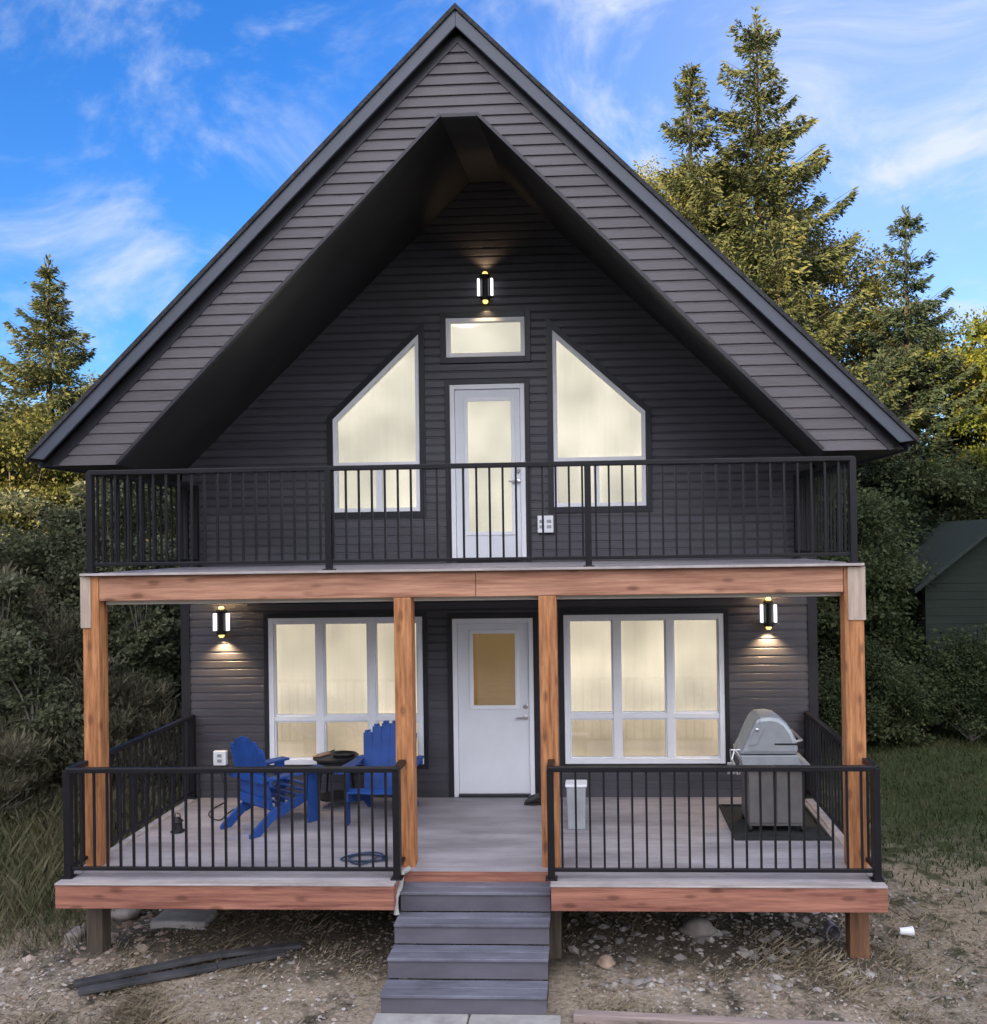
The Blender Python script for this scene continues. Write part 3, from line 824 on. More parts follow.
ln = thing('lantern', 'small black lantern standing on the porch floor left of the blue chair', 'lantern', (-3.22, -1.30, 0.002))
MB().lathe([(0.07, 0.0025), (0.075, 0.01), (0.05, 0.03), (0.045, 0.10), (0.06, 0.11), (0.02, 0.155)], (-3.22, -1.30, 0), 16).build('body', BLACK, ln)
MB().tube([(-3.25, -1.30, 0.13), (-3.245, -1.30, 0.185), (-3.22, -1.30, 0.20), (-3.195, -1.30, 0.185), (-3.19, -1.30, 0.13)], 0.005, 6).build('handle', BLACK, ln)

pts = []
for i in range(40):
    u = i / 39
    pts.append((-3.29 + 0.42 * u + 0.06 * math.sin(u * 11), -0.10 - 0.95 * math.sin(u * 2.4) ** 2 * (0.6 + .4 * u), 0.008 + (0.39 * (1 - u * 8) if u < 0.125 else 0)))
tag(MB().tube(pts, 0.006, 6).build('power_cord', BLACK), 'thin black cord running from the wall outlet across the porch floor', 'cord')
pts = []
for i in range(120):
    u = i / 119; a = u * 6.2 * math.pi
    pts.append((-1.02 + (0.17 + 0.06 * math.sin(a * .37)) * math.cos(a), -2.12 + (0.12 + .04 * math.cos(a * .53)) * math.sin(a), 0.012 + 0.012 * (0.5 + .5 * math.sin(a * 1.7))))
tag(MB().tube(pts, 0.008, 6).build('coiled_cord', mat('navy_cord', (0.02, 0.045, 0.10), 0.5)), 'loosely coiled dark blue cord on the porch floor behind the left railing', 'cord')
tag(MB().tube([(-0.53, YP - 0.06, -0.012 + .03), (-0.60, YP - 0.09, -0.02), (-0.655 + .06, -2.50, -0.10), (-0.615, -2.60, -0.16), (-0.60, -2.64, -0.30)], 0.026, 10).build('drain_hose', mat('pale_hose', (0.36, 0.36, 0.35), 0.6)), 'short pale hose curling over the porch edge at the top step', 'hose')

# ------------------------------------------------------------------ ground
def ground_z(x, y):
    return -F + 0.02 * math.sin(x * 1.3 + y * .7) + 0.015 * math.sin(x * 2.9 - y * 2.1) + (0.10 * max(0, min(1, (-x - 4.2) / 2.5))) 

def axis_coords(lo, hi, step, far):
    c = list(np.arange(lo, hi + 1e-6, step)); s = step; v = hi
    while v < far: s *= 1.5; v += s; c.append(v)
    s = step; v = lo
    while v > -far: s *= 1.5; v -= s; c.insert(0, v)
    return c
gxs = axis_coords(-9, 11, 0.22, 420); gys = axis_coords(-5.5, 12, 0.22, 420)
gv = []; gf = []
for yy in gys:
    for xx in gxs:
        near = -10 < xx < 12 and -7 < yy < 13
        z = ground_z(xx, yy) if near else -F - 0.01 + (0.1 if xx < -7 else 0)
        if -0.75 < xx < 1.0 and yy < -3.2 and near: z = -F
        if near: z += random.uniform(-.012, .012) if not (-0.8 < xx < 3 and -3.7 < yy < -3.0) else 0
        gv.append((xx, yy, z))
nx = len(gxs)
for j in range(len(gys) - 1):
    for i in range(nx - 1):
        gf.append((j * nx + i, j * nx + i + 1, (j + 1) * nx + i + 1, (j + 1) * nx + i))
g = MB(); g.v = gv; g.f = gf

def ground_mat():
    m = bpy.data.materials.new('ground_dirt_grass'); m.use_nodes = True
    nt = m.node_tree; b = nt.nodes['Principled BSDF']; b.inputs['Roughness'].default_value = 0.95; b.inputs['Specular IOR Level'].default_value = 0.15
    tc = nt.nodes.new('ShaderNodeTexCoord')
    def noise(sc, det=6):
        n = nt.nodes.new('ShaderNodeTexNoise'); n.inputs['Scale'].default_value = sc; n.inputs['Detail'].default_value = det
        n.inputs['Roughness'].default_value = 0.65
        nt.links.new(tc.outputs['Object'], n.inputs['Vector']); return n
    def ramp(src, p0, p1, c0, c1):
        r = nt.nodes.new('ShaderNodeValToRGB'); e = r.color_ramp.elements
        e[0].position = p0; e[1].position = p1; e[0].color = (*c0, 1); e[1].color = (*c1, 1)
        nt.links.new(src, r.inputs['Fac']); return r
    def mix(f, a, bb):
        x = nt.nodes.new('ShaderNodeMixRGB'); 
        nt.links.new(f, x.inputs[0]); nt.links.new(a, x.inputs[1]); nt.links.new(bb, x.inputs[2]); return x.outputs[0]
    fine = noise(26, 8); mid = noise(3.2); big = noise(0.55)
    dirt = ramp(fine.outputs['Fac'], 0.3, 0.72, (0.20, 0.163, 0.122), (0.47, 0.395, 0.305))
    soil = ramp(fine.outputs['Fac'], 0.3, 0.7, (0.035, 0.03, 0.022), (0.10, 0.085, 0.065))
    green = ramp(fine.outputs['Fac'], 0.3, 0.7, (0.022, 0.036, 0.012), (0.075, 0.09, 0.035))
    patch = ramp(mid.outputs['Fac'], 0.50, 0.66, (0, 0, 0), (1, 1, 1))
    c = mix(patch.outputs[0], dirt.outputs[0], soil.outputs[0])
    # lawn to the right, weeds to the left: mask from position, edge broken by noise
    sp = nt.nodes.new('ShaderNodeSeparateXYZ'); nt.links.new(tc.outputs['Object'], sp.inputs[0])
    def math_(op, a, bv, cv=None):
        n = nt.nodes.new('ShaderNodeMath'); n.operation = op
        if isinstance(a, float): n.inputs[0].default_value = a
        else: nt.links.new(a, n.inputs[0])
        if isinstance(bv, float): n.inputs[1].default_value = bv
        else: nt.links.new(bv, n.inputs[1])
        if cv is not None: n.inputs[2].default_value = cv
        return n.outputs[0]
    wob = math_('MULTIPLY_ADD', big.outputs['Fac'], 2.6, -1.3)
    wob2 = math_('MULTIPLY_ADD', mid.outputs['Fac'], 1.6, -0.8)
    w = math_('ADD', wob, wob2)
    def sstep(v, lo, hi):
        n = nt.nodes.new('ShaderNodeMapRange'); n.interpolation_type = 'SMOOTHSTEP'
        nt.links.new(v, n.inputs[0]); n.inputs[1].default_value = lo; n.inputs[2].default_value = hi; return n.outputs[0]
    xr = math_('ADD', sp.outputs[0], w)
    yr = math_('ADD', sp.outputs[1], w)
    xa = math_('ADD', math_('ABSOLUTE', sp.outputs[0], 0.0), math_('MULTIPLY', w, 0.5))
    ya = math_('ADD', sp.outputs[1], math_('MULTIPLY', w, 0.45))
    soil_shade = math_('MULTIPLY', sstep(math_('MULTIPLY', xa, -1.0), -4.3, -3.5), sstep(ya, -3.0, -2.35))  # dark soil below the deck, with the shade there put into its colour
    c = mix(math_('MULTIPLY', soil_shade, 0.85), c, soil.outputs[0])
    lawn = math_('MULTIPLY', sstep(xr, 3.9, 5.0), sstep(yr, -1.8, 2.2))
    xl = math_('MULTIPLY', sp.outputs[0], -1.0); xl = math_('ADD', xl, w)
    weed = math_('MULTIPLY', sstep(xl, 3.9, 5.2), sstep(yr, -2.6, -1.0))
    thin = math_('MULTIPLY', math_('MULTIPLY', sstep(xr, 3.4, 4.6), sstep(patch.outputs[0], -0.4, 0.7)), 0.85)
    c = mix(thin, c, mix(big.outputs['Fac'], soil.outputs[0], green.outputs[0]))
    far = sstep(sp.outputs[1], 3.0, 9.0)
    back = sstep(math_('MULTIPLY', sp.outputs[1], -1.0), 12.0, 20.0)
    mk = math_('MAXIMUM', math_('MAXIMUM', lawn, weed), math_('MAXIMUM', far, back))
    c = mix(mk, c, green.outputs[0])
    nt.links.new(c, b.inputs['Base Color'])
    bp = nt.nodes.new('ShaderNodeBump'); bp.inputs['Strength'].default_value = 0.9; bp.inputs['Distance'].default_value = 0.03
    nt.links.new(fine.outputs['Fac'], bp.inputs['Height']); nt.links.new(bp.outputs['Normal'], b.inputs['Normal'])
    return m
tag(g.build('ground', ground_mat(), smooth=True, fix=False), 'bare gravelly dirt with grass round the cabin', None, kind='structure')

# unseen mound added on the sun's side, behind the camera: keeps the low sun off the cabin
SUN = Vector((-0.56, -0.83, 0)).normalized(); SE = math.radians(13)
hc = SUN * 62; tdir = Vector((-SUN.y, SUN.x, 0))
hm = MB(); hv = []; NU, NV = 160, 22
for j in range(NV):
    for i in range(NU):
        u = (i / (NU - 1) * 2 - 1); v = (j / (NV - 1) * 2 - 1)
        p = hc + tdir * (u * 150) + SUN * (v * 26)
        z = 22.6 * max(0, (1 - v * v)) ** 0.8 * (1 - abs(u) ** 4) * (1 + 0.05 * math.sin(u * 37) + .03 * math.sin(u * 91)) * (1 - 0.22 * min(1.0, max(0.0, (-u * 150 - 6) / 3.5))) - F - 0.4  # lowered on one flank so the sun reaches the left trees
        hv.append((p.x, p.y, z))
hm.v = hv
hm.f = [(j * NU + i, j * NU + i + 1, (j + 1) * NU + i + 1, (j + 1) * NU + i) for j in range(NV - 1) for i in range(NU - 1)]
tag(hm.build('sun_block_mound', mat('sun_block_green', (0.055, 0.065, 0.03), 0.95, 0.4, 0.5, bump=0.5), smooth=True), 'added sun-blocking mound out of view behind the camera', None, kind='structure')

# ------------------------------------------------------------------ loose ground cover (uncountable): pebbles, litter, grass
def gz_arr(x, y):
    return -F + 0.02 * np.sin(x * 1.3 + y * .7) + 0.015 * np.sin(x * 2.9 - y * 2.1) + 0.10 * np.clip((-x - 4.2) / 2.5, 0, 1)

def scatter(n, x0, x1, y0, y1):
    return rng.uniform(x0, x1, n), rng.uniform(y0, y1, n)

def free(x, y):
    """not inside the steps, slabs or the foundation"""
    return ~(((x > -0.75) & (x < 1.0) & (y > -4.2) & (y < -2.2)) | ((np.abs(x) < 3.8) & (y > -0.02)))

def blades(name, x, y, h, wd, lean, m, label):
    ok = free(x, y); x, y = x[ok], y[ok]; h = h[ok]; n = len(x)
    z = gz_arr(x, y) - 0.01
    base = np.stack([x, y, z], 1); a = rng.uniform(0, 2 * np.pi, n)
    d = np.stack([np.cos(a), np.sin(a), np.zeros(n)], 1) ; s = np.stack([-np.sin(a), np.cos(a), np.zeros(n)], 1)
    ln_ = (lean * rng.uniform(.2, 1, n)).reshape(-1, 1); hh = h.reshape(-1, 1); up = np.array([[0, 0, 1.0]])
    ww = wd * rng.uniform(.6, 1.3, n).reshape(-1, 1)
    V = np.stack([base - s * ww, base + s * ww, base + d * ln_ * hh * .5 + up * hh * .6 + s * ww * .6, base + d * ln_ * hh * 1.1 + up * hh], 1)
    o = quads_object(name, V, m); tag(o, label, None, kind='stuff'); return o

x, y = scatter(60000, 3.6, 12.5, -3.8, 11)
dn = rng.uniform(0, 1, len(x)); keep = dn < np.clip((x - 3.7 + 0.8 * np.sin(y * 1.7) + .5 * np.sin(x * 3 + y)) / 2.0, 0.05, 1) * np.clip((y + 3.2) / 4.5 + .25 * np.sin(x * 2.3 + 1.7 * np.sin(y * 1.6)), 0.06, 1)
x, y = x[keep], y[keep]
blades('lawn_grass', x, y, rng.uniform(0.03, 0.10, len(x)), 0.010, 0.8, GRASSM, 'short green grass on the lawn right of the porch')
x, y = scatter(90000, -9.5, -3.75, -2.6, 6)
keep = rng.uniform(0, 1, len(x)) < np.clip((-x - 3.7 + .5 * np.sin(y * 2.3)) / 1.2, 0.03, 1) * np.clip((y + 2.7) / 1.4, 0.05, 1)
x, y = x[keep], y[keep]
hh = rng.uniform(0.06, 0.62, len(x)) * np.clip(0.22 + (y + 2.6) * .33, .22, 1.15)
blades('tall_weeds', x, y, hh, 0.0032, 0.6, leaf_mat('weed_blades', [(0.045, 0.055, 0.028), (0.085, 0.095, 0.045), (0.15, 0.14, 0.08), (0.28, 0.24, 0.17)]), 'tall seeding grass and weeds beside the left end of the porch')
x, y = scatter(110000, -5.5, 5.2, -4.2, -0.8)
cl_ = np.sin(x * 2.1 + 1.3 * np.sin(y * 1.9)) + np.sin(y * 2.7 - 1.1 * np.sin(x * 1.4)) + .8 * np.sin(x * 6.1 + y * 4.3)
keep = rng.uniform(0, 1, len(x)) < np.clip((.50 + .35 * cl_) * np.clip((-1.9 - y) * 1.2, .15, 1), .04, 1)
x, y, cl_ = x[keep], y[keep], cl_[keep]
blades('dry_grass', x, y, rng.uniform(0.008, 0.055, len(x)) * (1 + .4 * np.clip(cl_, 0, 2)), 0.0045, 2.4, STRAW, 'short dry straw and dead grass on the bare ground')

def pebbles(name, n, x0, x1, y0, y1, smin, smax, m, label, dens=None):
    x, y = scatter(n, x0, x1, y0, y1); ok = free(x, y)
    if dens is not None: ok &= dens(x, y)
    x, y = x[ok], y[ok]; n = len(x)
    r = smin * (smax / smin) ** (rng.uniform(0, 1, n) ** 2.2)
    ico = np.array([(1, 0, 0), (-1, 0, 0), (0, 1, 0), (0, -1, 0), (0, 0, 1), (0, 0, -1), (.6, .6, .55), (-.6, .6, .5), (-.6, -.6, .55), (.6, -.6, .5)], float)
    fc = [(0, 6, 9), (0, 2, 6), (2, 7, 6), (2, 1, 7), (1, 8, 7), (1, 3, 8), (3, 9, 8), (3, 0, 9), (4, 6, 7), (4, 7, 8), (4, 8, 9), (4, 9, 6)]
    V = np.repeat(ico[None], n, 0) * rng.uniform(.7, 1.25, (n, 10, 1))
    V *= (r.reshape(-1, 1, 1) * np.stack([rng.uniform(.8, 1.5, n), rng.uniform(.8, 1.2, n), rng.uniform(.4, .8, n)], 1)[:, None, :])
    a = rng.uniform(0, 6.28, n); c, s = np.cos(a)[:, None], np.sin(a)[:, None]
    X = V[..., 0] * c - V[..., 1] * s; Y = V[..., 0] * s + V[..., 1] * c
    V = np.stack([X + x[:, None], Y + y[:, None], V[..., 2] + gz_arr(x, y)[:, None]], -1)
    me = bpy.data.meshes.new(name)
    faces = np.array(fc)[None] + (np.arange(n) * 10)[:, None, None]
    me.from_pydata(V.reshape(-1, 3).tolist(), [], faces.reshape(-1, 3).tolist())
    me.materials.append(m)
    o = bpy.data.objects.new(name, me); COL.objects.link(o); tag(o, label, None, kind='stuff')
pebbles('gravel', 15000, -5.5, 5.2, -4.3, -0.6, 0.004, 0.024, PEBBLE, 'loose gravel and small stones on the ground around the porch')
pebbles('rubble', 420, 0.9, 3.6, -3.0, -0.7, 0.015, 0.07, PEBBLE, 'pale broken stones under the right side of the porch')
pebbles('rubble', 160, -4.3, -3.0, -2.6, -0.6, 0.02, 0.07, LITTER, 'pale broken stones at the left end of the porch')
x, y = scatter(5000, -5.2, 5.0, -4.2, -0.4); ok = free(x, y); x, y = x[ok], y[ok]; n = len(x)
Pn = np.stack([x, y, gz_arr(x, y) + 0.012], 1); a = rng.uniform(0, 6.28, n)
D = np.stack([np.cos(a), np.sin(a), rng.uniform(-.2, .5, n)], 1)
o = quads_object('leaf_litter', sprays(Pn, D, rng.uniform(.025, .065, n), rng.uniform(.007, .016, n), rng), LITTER)
tag(o, 'fallen dry leaves on the ground below the porch', None, kind='stuff')

# paving at the foot of the steps, edging, leftover boards and small finds
def slab(x0, x1, y0, y1, label):
    m = MB().box(x0, x1, y0, y1, -F - 0.06, -F + 0.028)
    tag(m.build('paving_slab', CONC, bevel=0.012), label, 'paving slab', 'paving slabs at the foot of the steps')
slab(-0.62, 0.135, -3.95, -3.335, 'grey concrete slab at the foot of the steps, the left of two')
slab(0.15, 0.88, -3.95, -3.335, 'grey concrete slab at the foot of the steps, right of the joint')
tag(MB().bar((0.98, -3.36, -F + 0.02), (3.3, -3.52, -F + 0.02), 0.09, 0.09).build('edging_timber', EDGEW, bevel=0.01), 'weathered timber edging lying on the ground right of the paving slabs', 'edging')
def strip(label, pts, w, h):
    m = MB()
    pts = [Vector(p) for p in pts]
    for a, b in zip(pts[:-1], pts[1:]):
        d = (b - a).normalized()
        m.bar(a, b - d * 0.004, w, h)
    tag(m.build('leftover_board', BOARDM, bevel=0.004), label, 'board', 'leftover boards on the ground in front of the porch')
G0 = -F + 0.045
strip('long dark board lying on the dirt, front one of two below the left railing', [(-3.24, -3.10, G0 + .01), (-2.25, -2.60, G0), (-1.72, -2.33, G0)], 0.10, 0.035)
strip('long dark board lying on the dirt behind the front one, below the left railing', [(-3.36, -2.97, G0 + .01), (-2.30, -2.44, G0 + .03), (-1.62, -2.17, G0)], 0.09, 0.035)
tag(MB().box(-3.28, -2.72, -1.80, -1.48, -F - 0.03, -F + 0.10).build('concrete_block', CONC, bevel=0.02), 'grey concrete block under the porch behind the left corner post', 'block')
lt = thing('paper_cup', 'small white paper cup lying on the grass right of the porch corner', 'cup', (4.12, -1.80, -F))
m = MB().lathe([(0.03, 0), (0.042, 0.11), (0.046, 0.112), (0.046, 0.118), (0.03, 0.112)], (0, 0, 0), 16)
m.v = [(4.06 + z, -1.80 + x, -F + 0.05 + y) for x, y, z in m.v]; m.build('cup', WHITE, lt)
m = MB().lathe([(0.047, 0.119), (0.047, 0.126), (0.035, 0.13)], (0, 0, 0), 16)
m.v = [(4.06 + z, -1.80 + x, -F + 0.05 + y) for x, y, z in m.v]; m.build('lid', WHITE, lt)
pl = thing('bucket', 'pale bucket lying under the porch beside the right corner post', 'bucket', (3.35, -1.95, -F))
m = MB().lathe([(0.06, 0), (0.08, 0.17), (0.087, 0.173), (0.087, 0.185), (0.075, 0.18), (0.055, 0.015)], (0, 0, 0), 20)
m.v = [(3.44 - z * .6, -1.80 - z * .75, -F + 0.135 + y) if 0 else (3.40 + x * .78, -1.78 - z * .95, -F + 0.085 + y) for x, y, z in m.v]; m.build('shell', mat('pale_lilac_plastic', (0.30, 0.29, 0.34), 0.5), pl)
ball = MB().lathe([(0.004, -0.07), (0.04, -0.058), (0.062, -0.03), (0.07, 0), (0.062, 0.03), (0.04, 0.058), (0.004, 0.07)], (4.05, -1.03, -F + 0.09), 18)
tag(ball.build('toy_ball', TEAL, smooth=True), 'small teal ball in the grass beside the right end of the porch', 'ball')

def rock(x, y, s, label, m=ROCKM, seed=0):
    bm = bmesh.new(); bmesh.ops.create_icosphere(bm, subdivisions=3, radius=1)
    r = random.Random(seed)
    ph = [r.uniform(0, 6) for _ in range(6)]
    for v in bm.verts:
        p = v.co
        k = 1 + 0.16 * math.sin(3 * p.x + ph[0]) + 0.13 * math.sin(4 * p.y + ph[1]) + 0.12 * math.sin(5 * p.z + ph[2]) + 0.06 * math.sin(9 * p.x + 7 * p.y + ph[3])
        v.co = Vector((p.x * k * s[0], p.y * k * s[1], p.z * k * s[2]))
    me = bpy.data.meshes.new('rock'); bm.to_mesh(me); bm.free(); me.materials.append(m)
    o = bpy.data.objects.new('rock', me); COL.objects.link(o); o.location = (x, y, float(gz_arr(np.array(x), np.array(y))) + s[2] * 0.45)
    me.polygons.foreach_set('use_smooth', [True] * len(me.polygons))
    tag(o, label, 'rock', 'rocks lying about the porch')
rock(-3.95, -1.95, (.13, .11, .07), 'pale flat rock on the ground outside the left corner post', seed=1)
rock(-3.75, -1.45, (.17, .13, .10), 'largest pale rock on the slope left of the porch', seed=2)
rock(2.15, -1.75, (.19, .13, .08), 'broad grey rock under the middle of the right porch', seed=3)
rock(1.25, -2.45, (.09, .07, .05), 'small tan rock on the dirt right of the steps', LITTERROCK, seed=4)
rock(6.75, 6.9, (.10, .1, .17), 'pale upright rock standing at the dark edge of the lawn', CONC, seed=5)

# ------------------------------------------------------------------ shed at the right, in the shade of the trees
sh = thing('shed', 'dark green-grey gabled shed in the shade right of the cabin', 'shed', (9.1, 8.5, -F))
SX0, SX1, SY0, SY1, SZ = 7.75, 10.6, 7.6, 10.6, 2.12
m = MB(); z = -F
while z < SZ:
    m.box(SX0, SX1, SY0, SY1, z, min(z + 0.155, SZ)); z += 0.16
m.prism([(SX0, SZ), (SX1, SZ), ((SX0 + SX1) / 2, SZ + 1.12)], 'y', SY0 + .002, SY1)
m.build('wall', SHEDW, sh)
for s in (0, 1):
    xm = (SX0 + SX1) / 2; xe = SX0 - 0.28 if s == 0 else SX1 + 0.28
    zs = SZ + 1.2; ze = SZ - 0.16
    MB().prism([(xm, zs), (xe, ze), (xe, ze - 0.09), (xm, zs - 0.09)], 'y', SY0 - 0.25, SY1 + .25).build('roof', SHEDR, sh)
dr = MB().box(8.75, 9.6, SY0 - 0.03, SY0 - .002, -F + .02, 1.15).build('door', SHEDW, sh, bevel=0.006)
MB().box(9.48, 9.52, SY0 - 0.06, SY0 - .031, 0.1, 0.22).build('handle', BLACK, dr)

# ------------------------------------------------------------------ trees
def spruce_arrays(H, R, seed, bare=0.06, top_gap=0.0, whorl=0.34, per=7, fill=1.0, lsz=0.30, pw=0.68):
    r = np.random.default_rng(seed)
    quads = []; limbs = []
    z = H * bare
    while z < H * 0.985:
        t = z / H
        rad = R * (1 - t) ** pw * (1 if t > .12 else 0.8 + 1.6 * t)
        sparse = top_gap * max(0, (t - 0.45) / 0.55)
        nb = max(3, int(round(per * (1 - 0.45 * sparse))))
        a0 = r.uniform(0, 6.28)
        for k in range(nb):
            if r.uniform() < 0.10 + 0.22 * sparse: continue
            a = a0 + 6.28 * k / nb + r.normal(0, .22)
            L = max(0.16, rad * r.uniform(0.55, 1.15) * (1.25 if r.uniform() < .12 else 1))
            d = np.array([np.cos(a), np.sin(a), 0.0]); sd = np.array([-np.sin(a), np.cos(a), 0.0])
            el = np.interp(t, [0, .5, .85, 1], [-0.34, -0.20, 0.05, 0.35]) + r.normal(0, .10)
            zz = z + r.normal(0, whorl * .3)
            def pos(s):
                return d * (L * s)[:, None] + np.array([0, 0, 1.0]) * (zz + L * (el * s + 0.30 * s ** 3 - .16 * s * (1 - s)))[:, None]
            limbs.append((pos(np.array([0.0]))[0], pos(np.array([.5]))[0], pos(np.array([1.0]))[0], 0.006 + .006 * L))
            n = int((60 + L * 270) * fill)
            s = r.uniform(0.05, 1.0, n) ** 0.8
            c = pos(s)
            lat = r.normal(0, 1, n) * (0.17 * L * (1 - s) + 0.09)
            c += sd[None] * lat[:, None] + np.array([0, 0, 1.0])[None] * (-np.abs(lat) * 0.35 - r.uniform(0, .14, n) * min(1.0, L))[:, None]
            dirv = d[None] * r.uniform(.3, 1.1, n)[:, None] + sd[None] * (np.sign(lat) * r.uniform(.1, 1.0, n))[:, None] + np.array([[0, 0, 1.0]]) * r.uniform(-.75, .30, n)[:, None]
            ln2 = lsz * r.uniform(.55, 1.25, n) * min(1.0, .55 + .3 * L)
            quads.append(sprays(c, dirv, ln2, ln2 * r.uniform(.07, .15, n) + .004, r))
        # short inner twigs hide the stem
        n = int(70 * fill); c = r.normal(0, 1, (n, 3)) * np.array([.22, .22, .30]) * min(1.0, .10 + .5 * rad) + np.array([0, 0, z])
        d3 = c * np.array([1, 1, 0]) + np.array([0, 0, 1.0]) * r.uniform(-.3, .15, n)[:, None]
        ln3 = lsz * r.uniform(.6, 1.2, n); quads.append(sprays(c, d3, ln3, ln3 * r.uniform(.07, .15, n) + .004, r))
        z += whorl * r.uniform(.75, 1.2) * (0.65 + 0.5 * (1 - t)) * (1 + .5 * sparse)
    # leader
    n = 30; c = np.stack([r.normal(0, .03, n), r.normal(0, .03, n), H * (1 - .05 * r.uniform(0, 1, n))], 1)
    quads.append(sprays(c, np.stack([r.normal(0, .5, n), r.normal(0, .5, n), np.ones(n)], 1), np.full(n, .16), np.full(n, .03), r))
    return np.concatenate(quads), limbs

def spruce(name, label, loc, H, R, seed, m, group, **kw):
    t = thing(name, label, 'tree', loc, group)
    Q, limbs = spruce_arrays(H, R, seed, **kw)
    quads_object('crown', Q, m, t)
    tk = MB(); r0 = 0.012 * H + 0.04
    tk.tube([(0, 0, -0.1), (0.02, 0, H * .3), (-.02, .01, H * .7), (0, 0, H * .99)], r0, 9, 0.012)
    for a, b, c, rr in limbs:
        tk.tube([a, b, c], rr, 4, 0.004)
    o = tk.build('trunk', BARK, None, fix=False); o.parent = t
    return t

def copy_tree(src, label, loc, scale, rot, name=None):
    c = src.copy(); COL.objects.link(c); c.location = loc; c.scale = (scale,) * 3; c.rotation_euler = (0, 0, rot)
    c['label'] = label
    for ch in src.children:
        k = ch.copy(); COL.objects.link(k); k.parent = c
    return c

def leafy_arrays(lobes, n, seed, lsz, clumps=70, shell=0.55, wisp=False):
    """lobes: (x,y,z,rx,ry,rz); leaves gathered in clumps spread through the lobes"""
    r = np.random.default_rng(seed); out = []
    vol = np.array([l[3] * l[4] * l[5] for l in lobes]) ** 0.8; vol /= vol.sum()
    for l, v in zip(lobes, vol):
        nc = max(6, int(clumps * v)); m_ = max(20, int(n * v / nc))
        for _ in range(nc):
            u = r.normal(size=3); u /= np.linalg.norm(u)
            rad = r.uniform(shell, 1.08)
            c = np.array(l[:3]) + u * rad * np.array(l[3:])
            cs = r.uniform(.13, .30) * np.mean(l[3:])
            q = r.normal(size=(m_, 3)) * cs * 0.62 * np.array([1.15, 1.15, .75])
            Pn = c + q
            D = unit(q + r.normal(size=(m_, 3)) * cs * .5) + np.array([0, 0, -.25])
            L = lsz * np.exp(r.normal(-.05, .30, m_))
            if wisp:
                D = unit(unit(q) * .55 + r.normal(size=(m_, 3)) * .35 + np.array([0, 0, .75])); L = L * 1.8
                out.append(sprays(Pn, D, L, L * r.uniform(.06, .12, m_), r))
                continue
            out.append(sprays(Pn, D, L, L * r.uniform(.25, .42, m_), r))
    return np.concatenate(out)

def leafy(name, label, cat, loc, lobes, n, seed, m, group, lsz=0.14, clumps=80, stems=None, bark=BARKG, part='crown', shell=.55, wisp=False):
    t = thing(name, label, cat, loc, group)
    quads_object(part, leafy_arrays(lobes, n, seed, lsz, clumps, shell, wisp), m, t)
    tk = MB(); rr = random.Random(seed)
    for (p0, p1, r0) in stems or []:
        p0, p1 = Vector(p0), Vector(p1)
        tk.tube([p0, p0.lerp(p1, .5) + Vector((rr.uniform(-.1, .1), rr.uniform(-.1, .1), 0)), p1], r0, 8, r0 * .35)
    for l in lobes:
        base = Vector(stems[0][0]).lerp(Vector(stems[0][1]), .5) if stems else Vector((0, 0, 0))
        for _ in range(5):
            e = Vector((l[0] + rr.uniform(-.7, .7) * l[3], l[1] + rr.uniform(-.7, .7) * l[4], l[2] + rr.uniform(-.4, .7) * l[5]))
            tk.tube([base, base.lerp(e, .5) + Vector((0, 0, .12 * (e - base).length)), e], min(0.03, stems[0][2] * .3) if stems else 0.012, 5, 0.004)
    o = tk.build('trunk' if part == 'crown' else 'stem', bark, None, fix=False); o.parent = t
    return t

GZ = -F
GT = 'trees standing behind the cabin'
A = spruce('spruce_tree', 'tallest spruce, rising above the right roof slope', (5.45, 12, GZ), 17.1, 5.0, 11, NEEDLE_SUN, GT, top_gap=0.7, whorl=0.54, per=8, lsz=0.185, pw=0.74)
spruce('spruce_tree', 'slimmer dark-topped spruce just left of the tallest one, above the right roof slope', (3.72, 11.6, GZ), 15.5, 3.5, 12, NEEDLE_SUN, GT, top_gap=0.6, whorl=0.50, per=8, lsz=0.18, pw=0.76)
C = spruce('spruce_tree', 'dark pointed spruce between the tallest spruce and the yellow-green tree', (9.2, 12.5, GZ), 12.1, 3.1, 13, NEEDLE_DK, GT, top_gap=0.7, whorl=0.46, per=8, lsz=0.18, pw=0.78)
D_ = spruce('spruce_tree', 'tall narrow spruce on the left beyond the eave, lit golden at its tip', (-11.9, 10.5, GZ), 10.85, 3.7, 14, NEEDLE_SUN, GT, top_gap=0.4, whorl=0.36, per=9, lsz=0.17, pw=0.92)
copy_tree(C, 'dark broad spruce just outside the right eave, below the tallest spruce', (8.0, 10.9, GZ), 0.68, 1.3)
copy_tree(C, 'short dark spruce behind the shed roof', (10.6, 12.6, GZ), 0.66, 2.6)
copy_tree(D_, 'golden spruce cut by the left edge of the picture, beside the narrow one', (-14.0, 10.6, GZ), 0.84, 2.0)
copy_tree(A, 'bushy mid-height spruce behind the right roof slope, below the tallest spruce', (5.6, 10.6, GZ), 0.62, 2.2)
copy_tree(A, 'bushy olive spruce at the right foot of the tallest spruce', (7.0, 12.6, GZ), 0.60, 4.0)

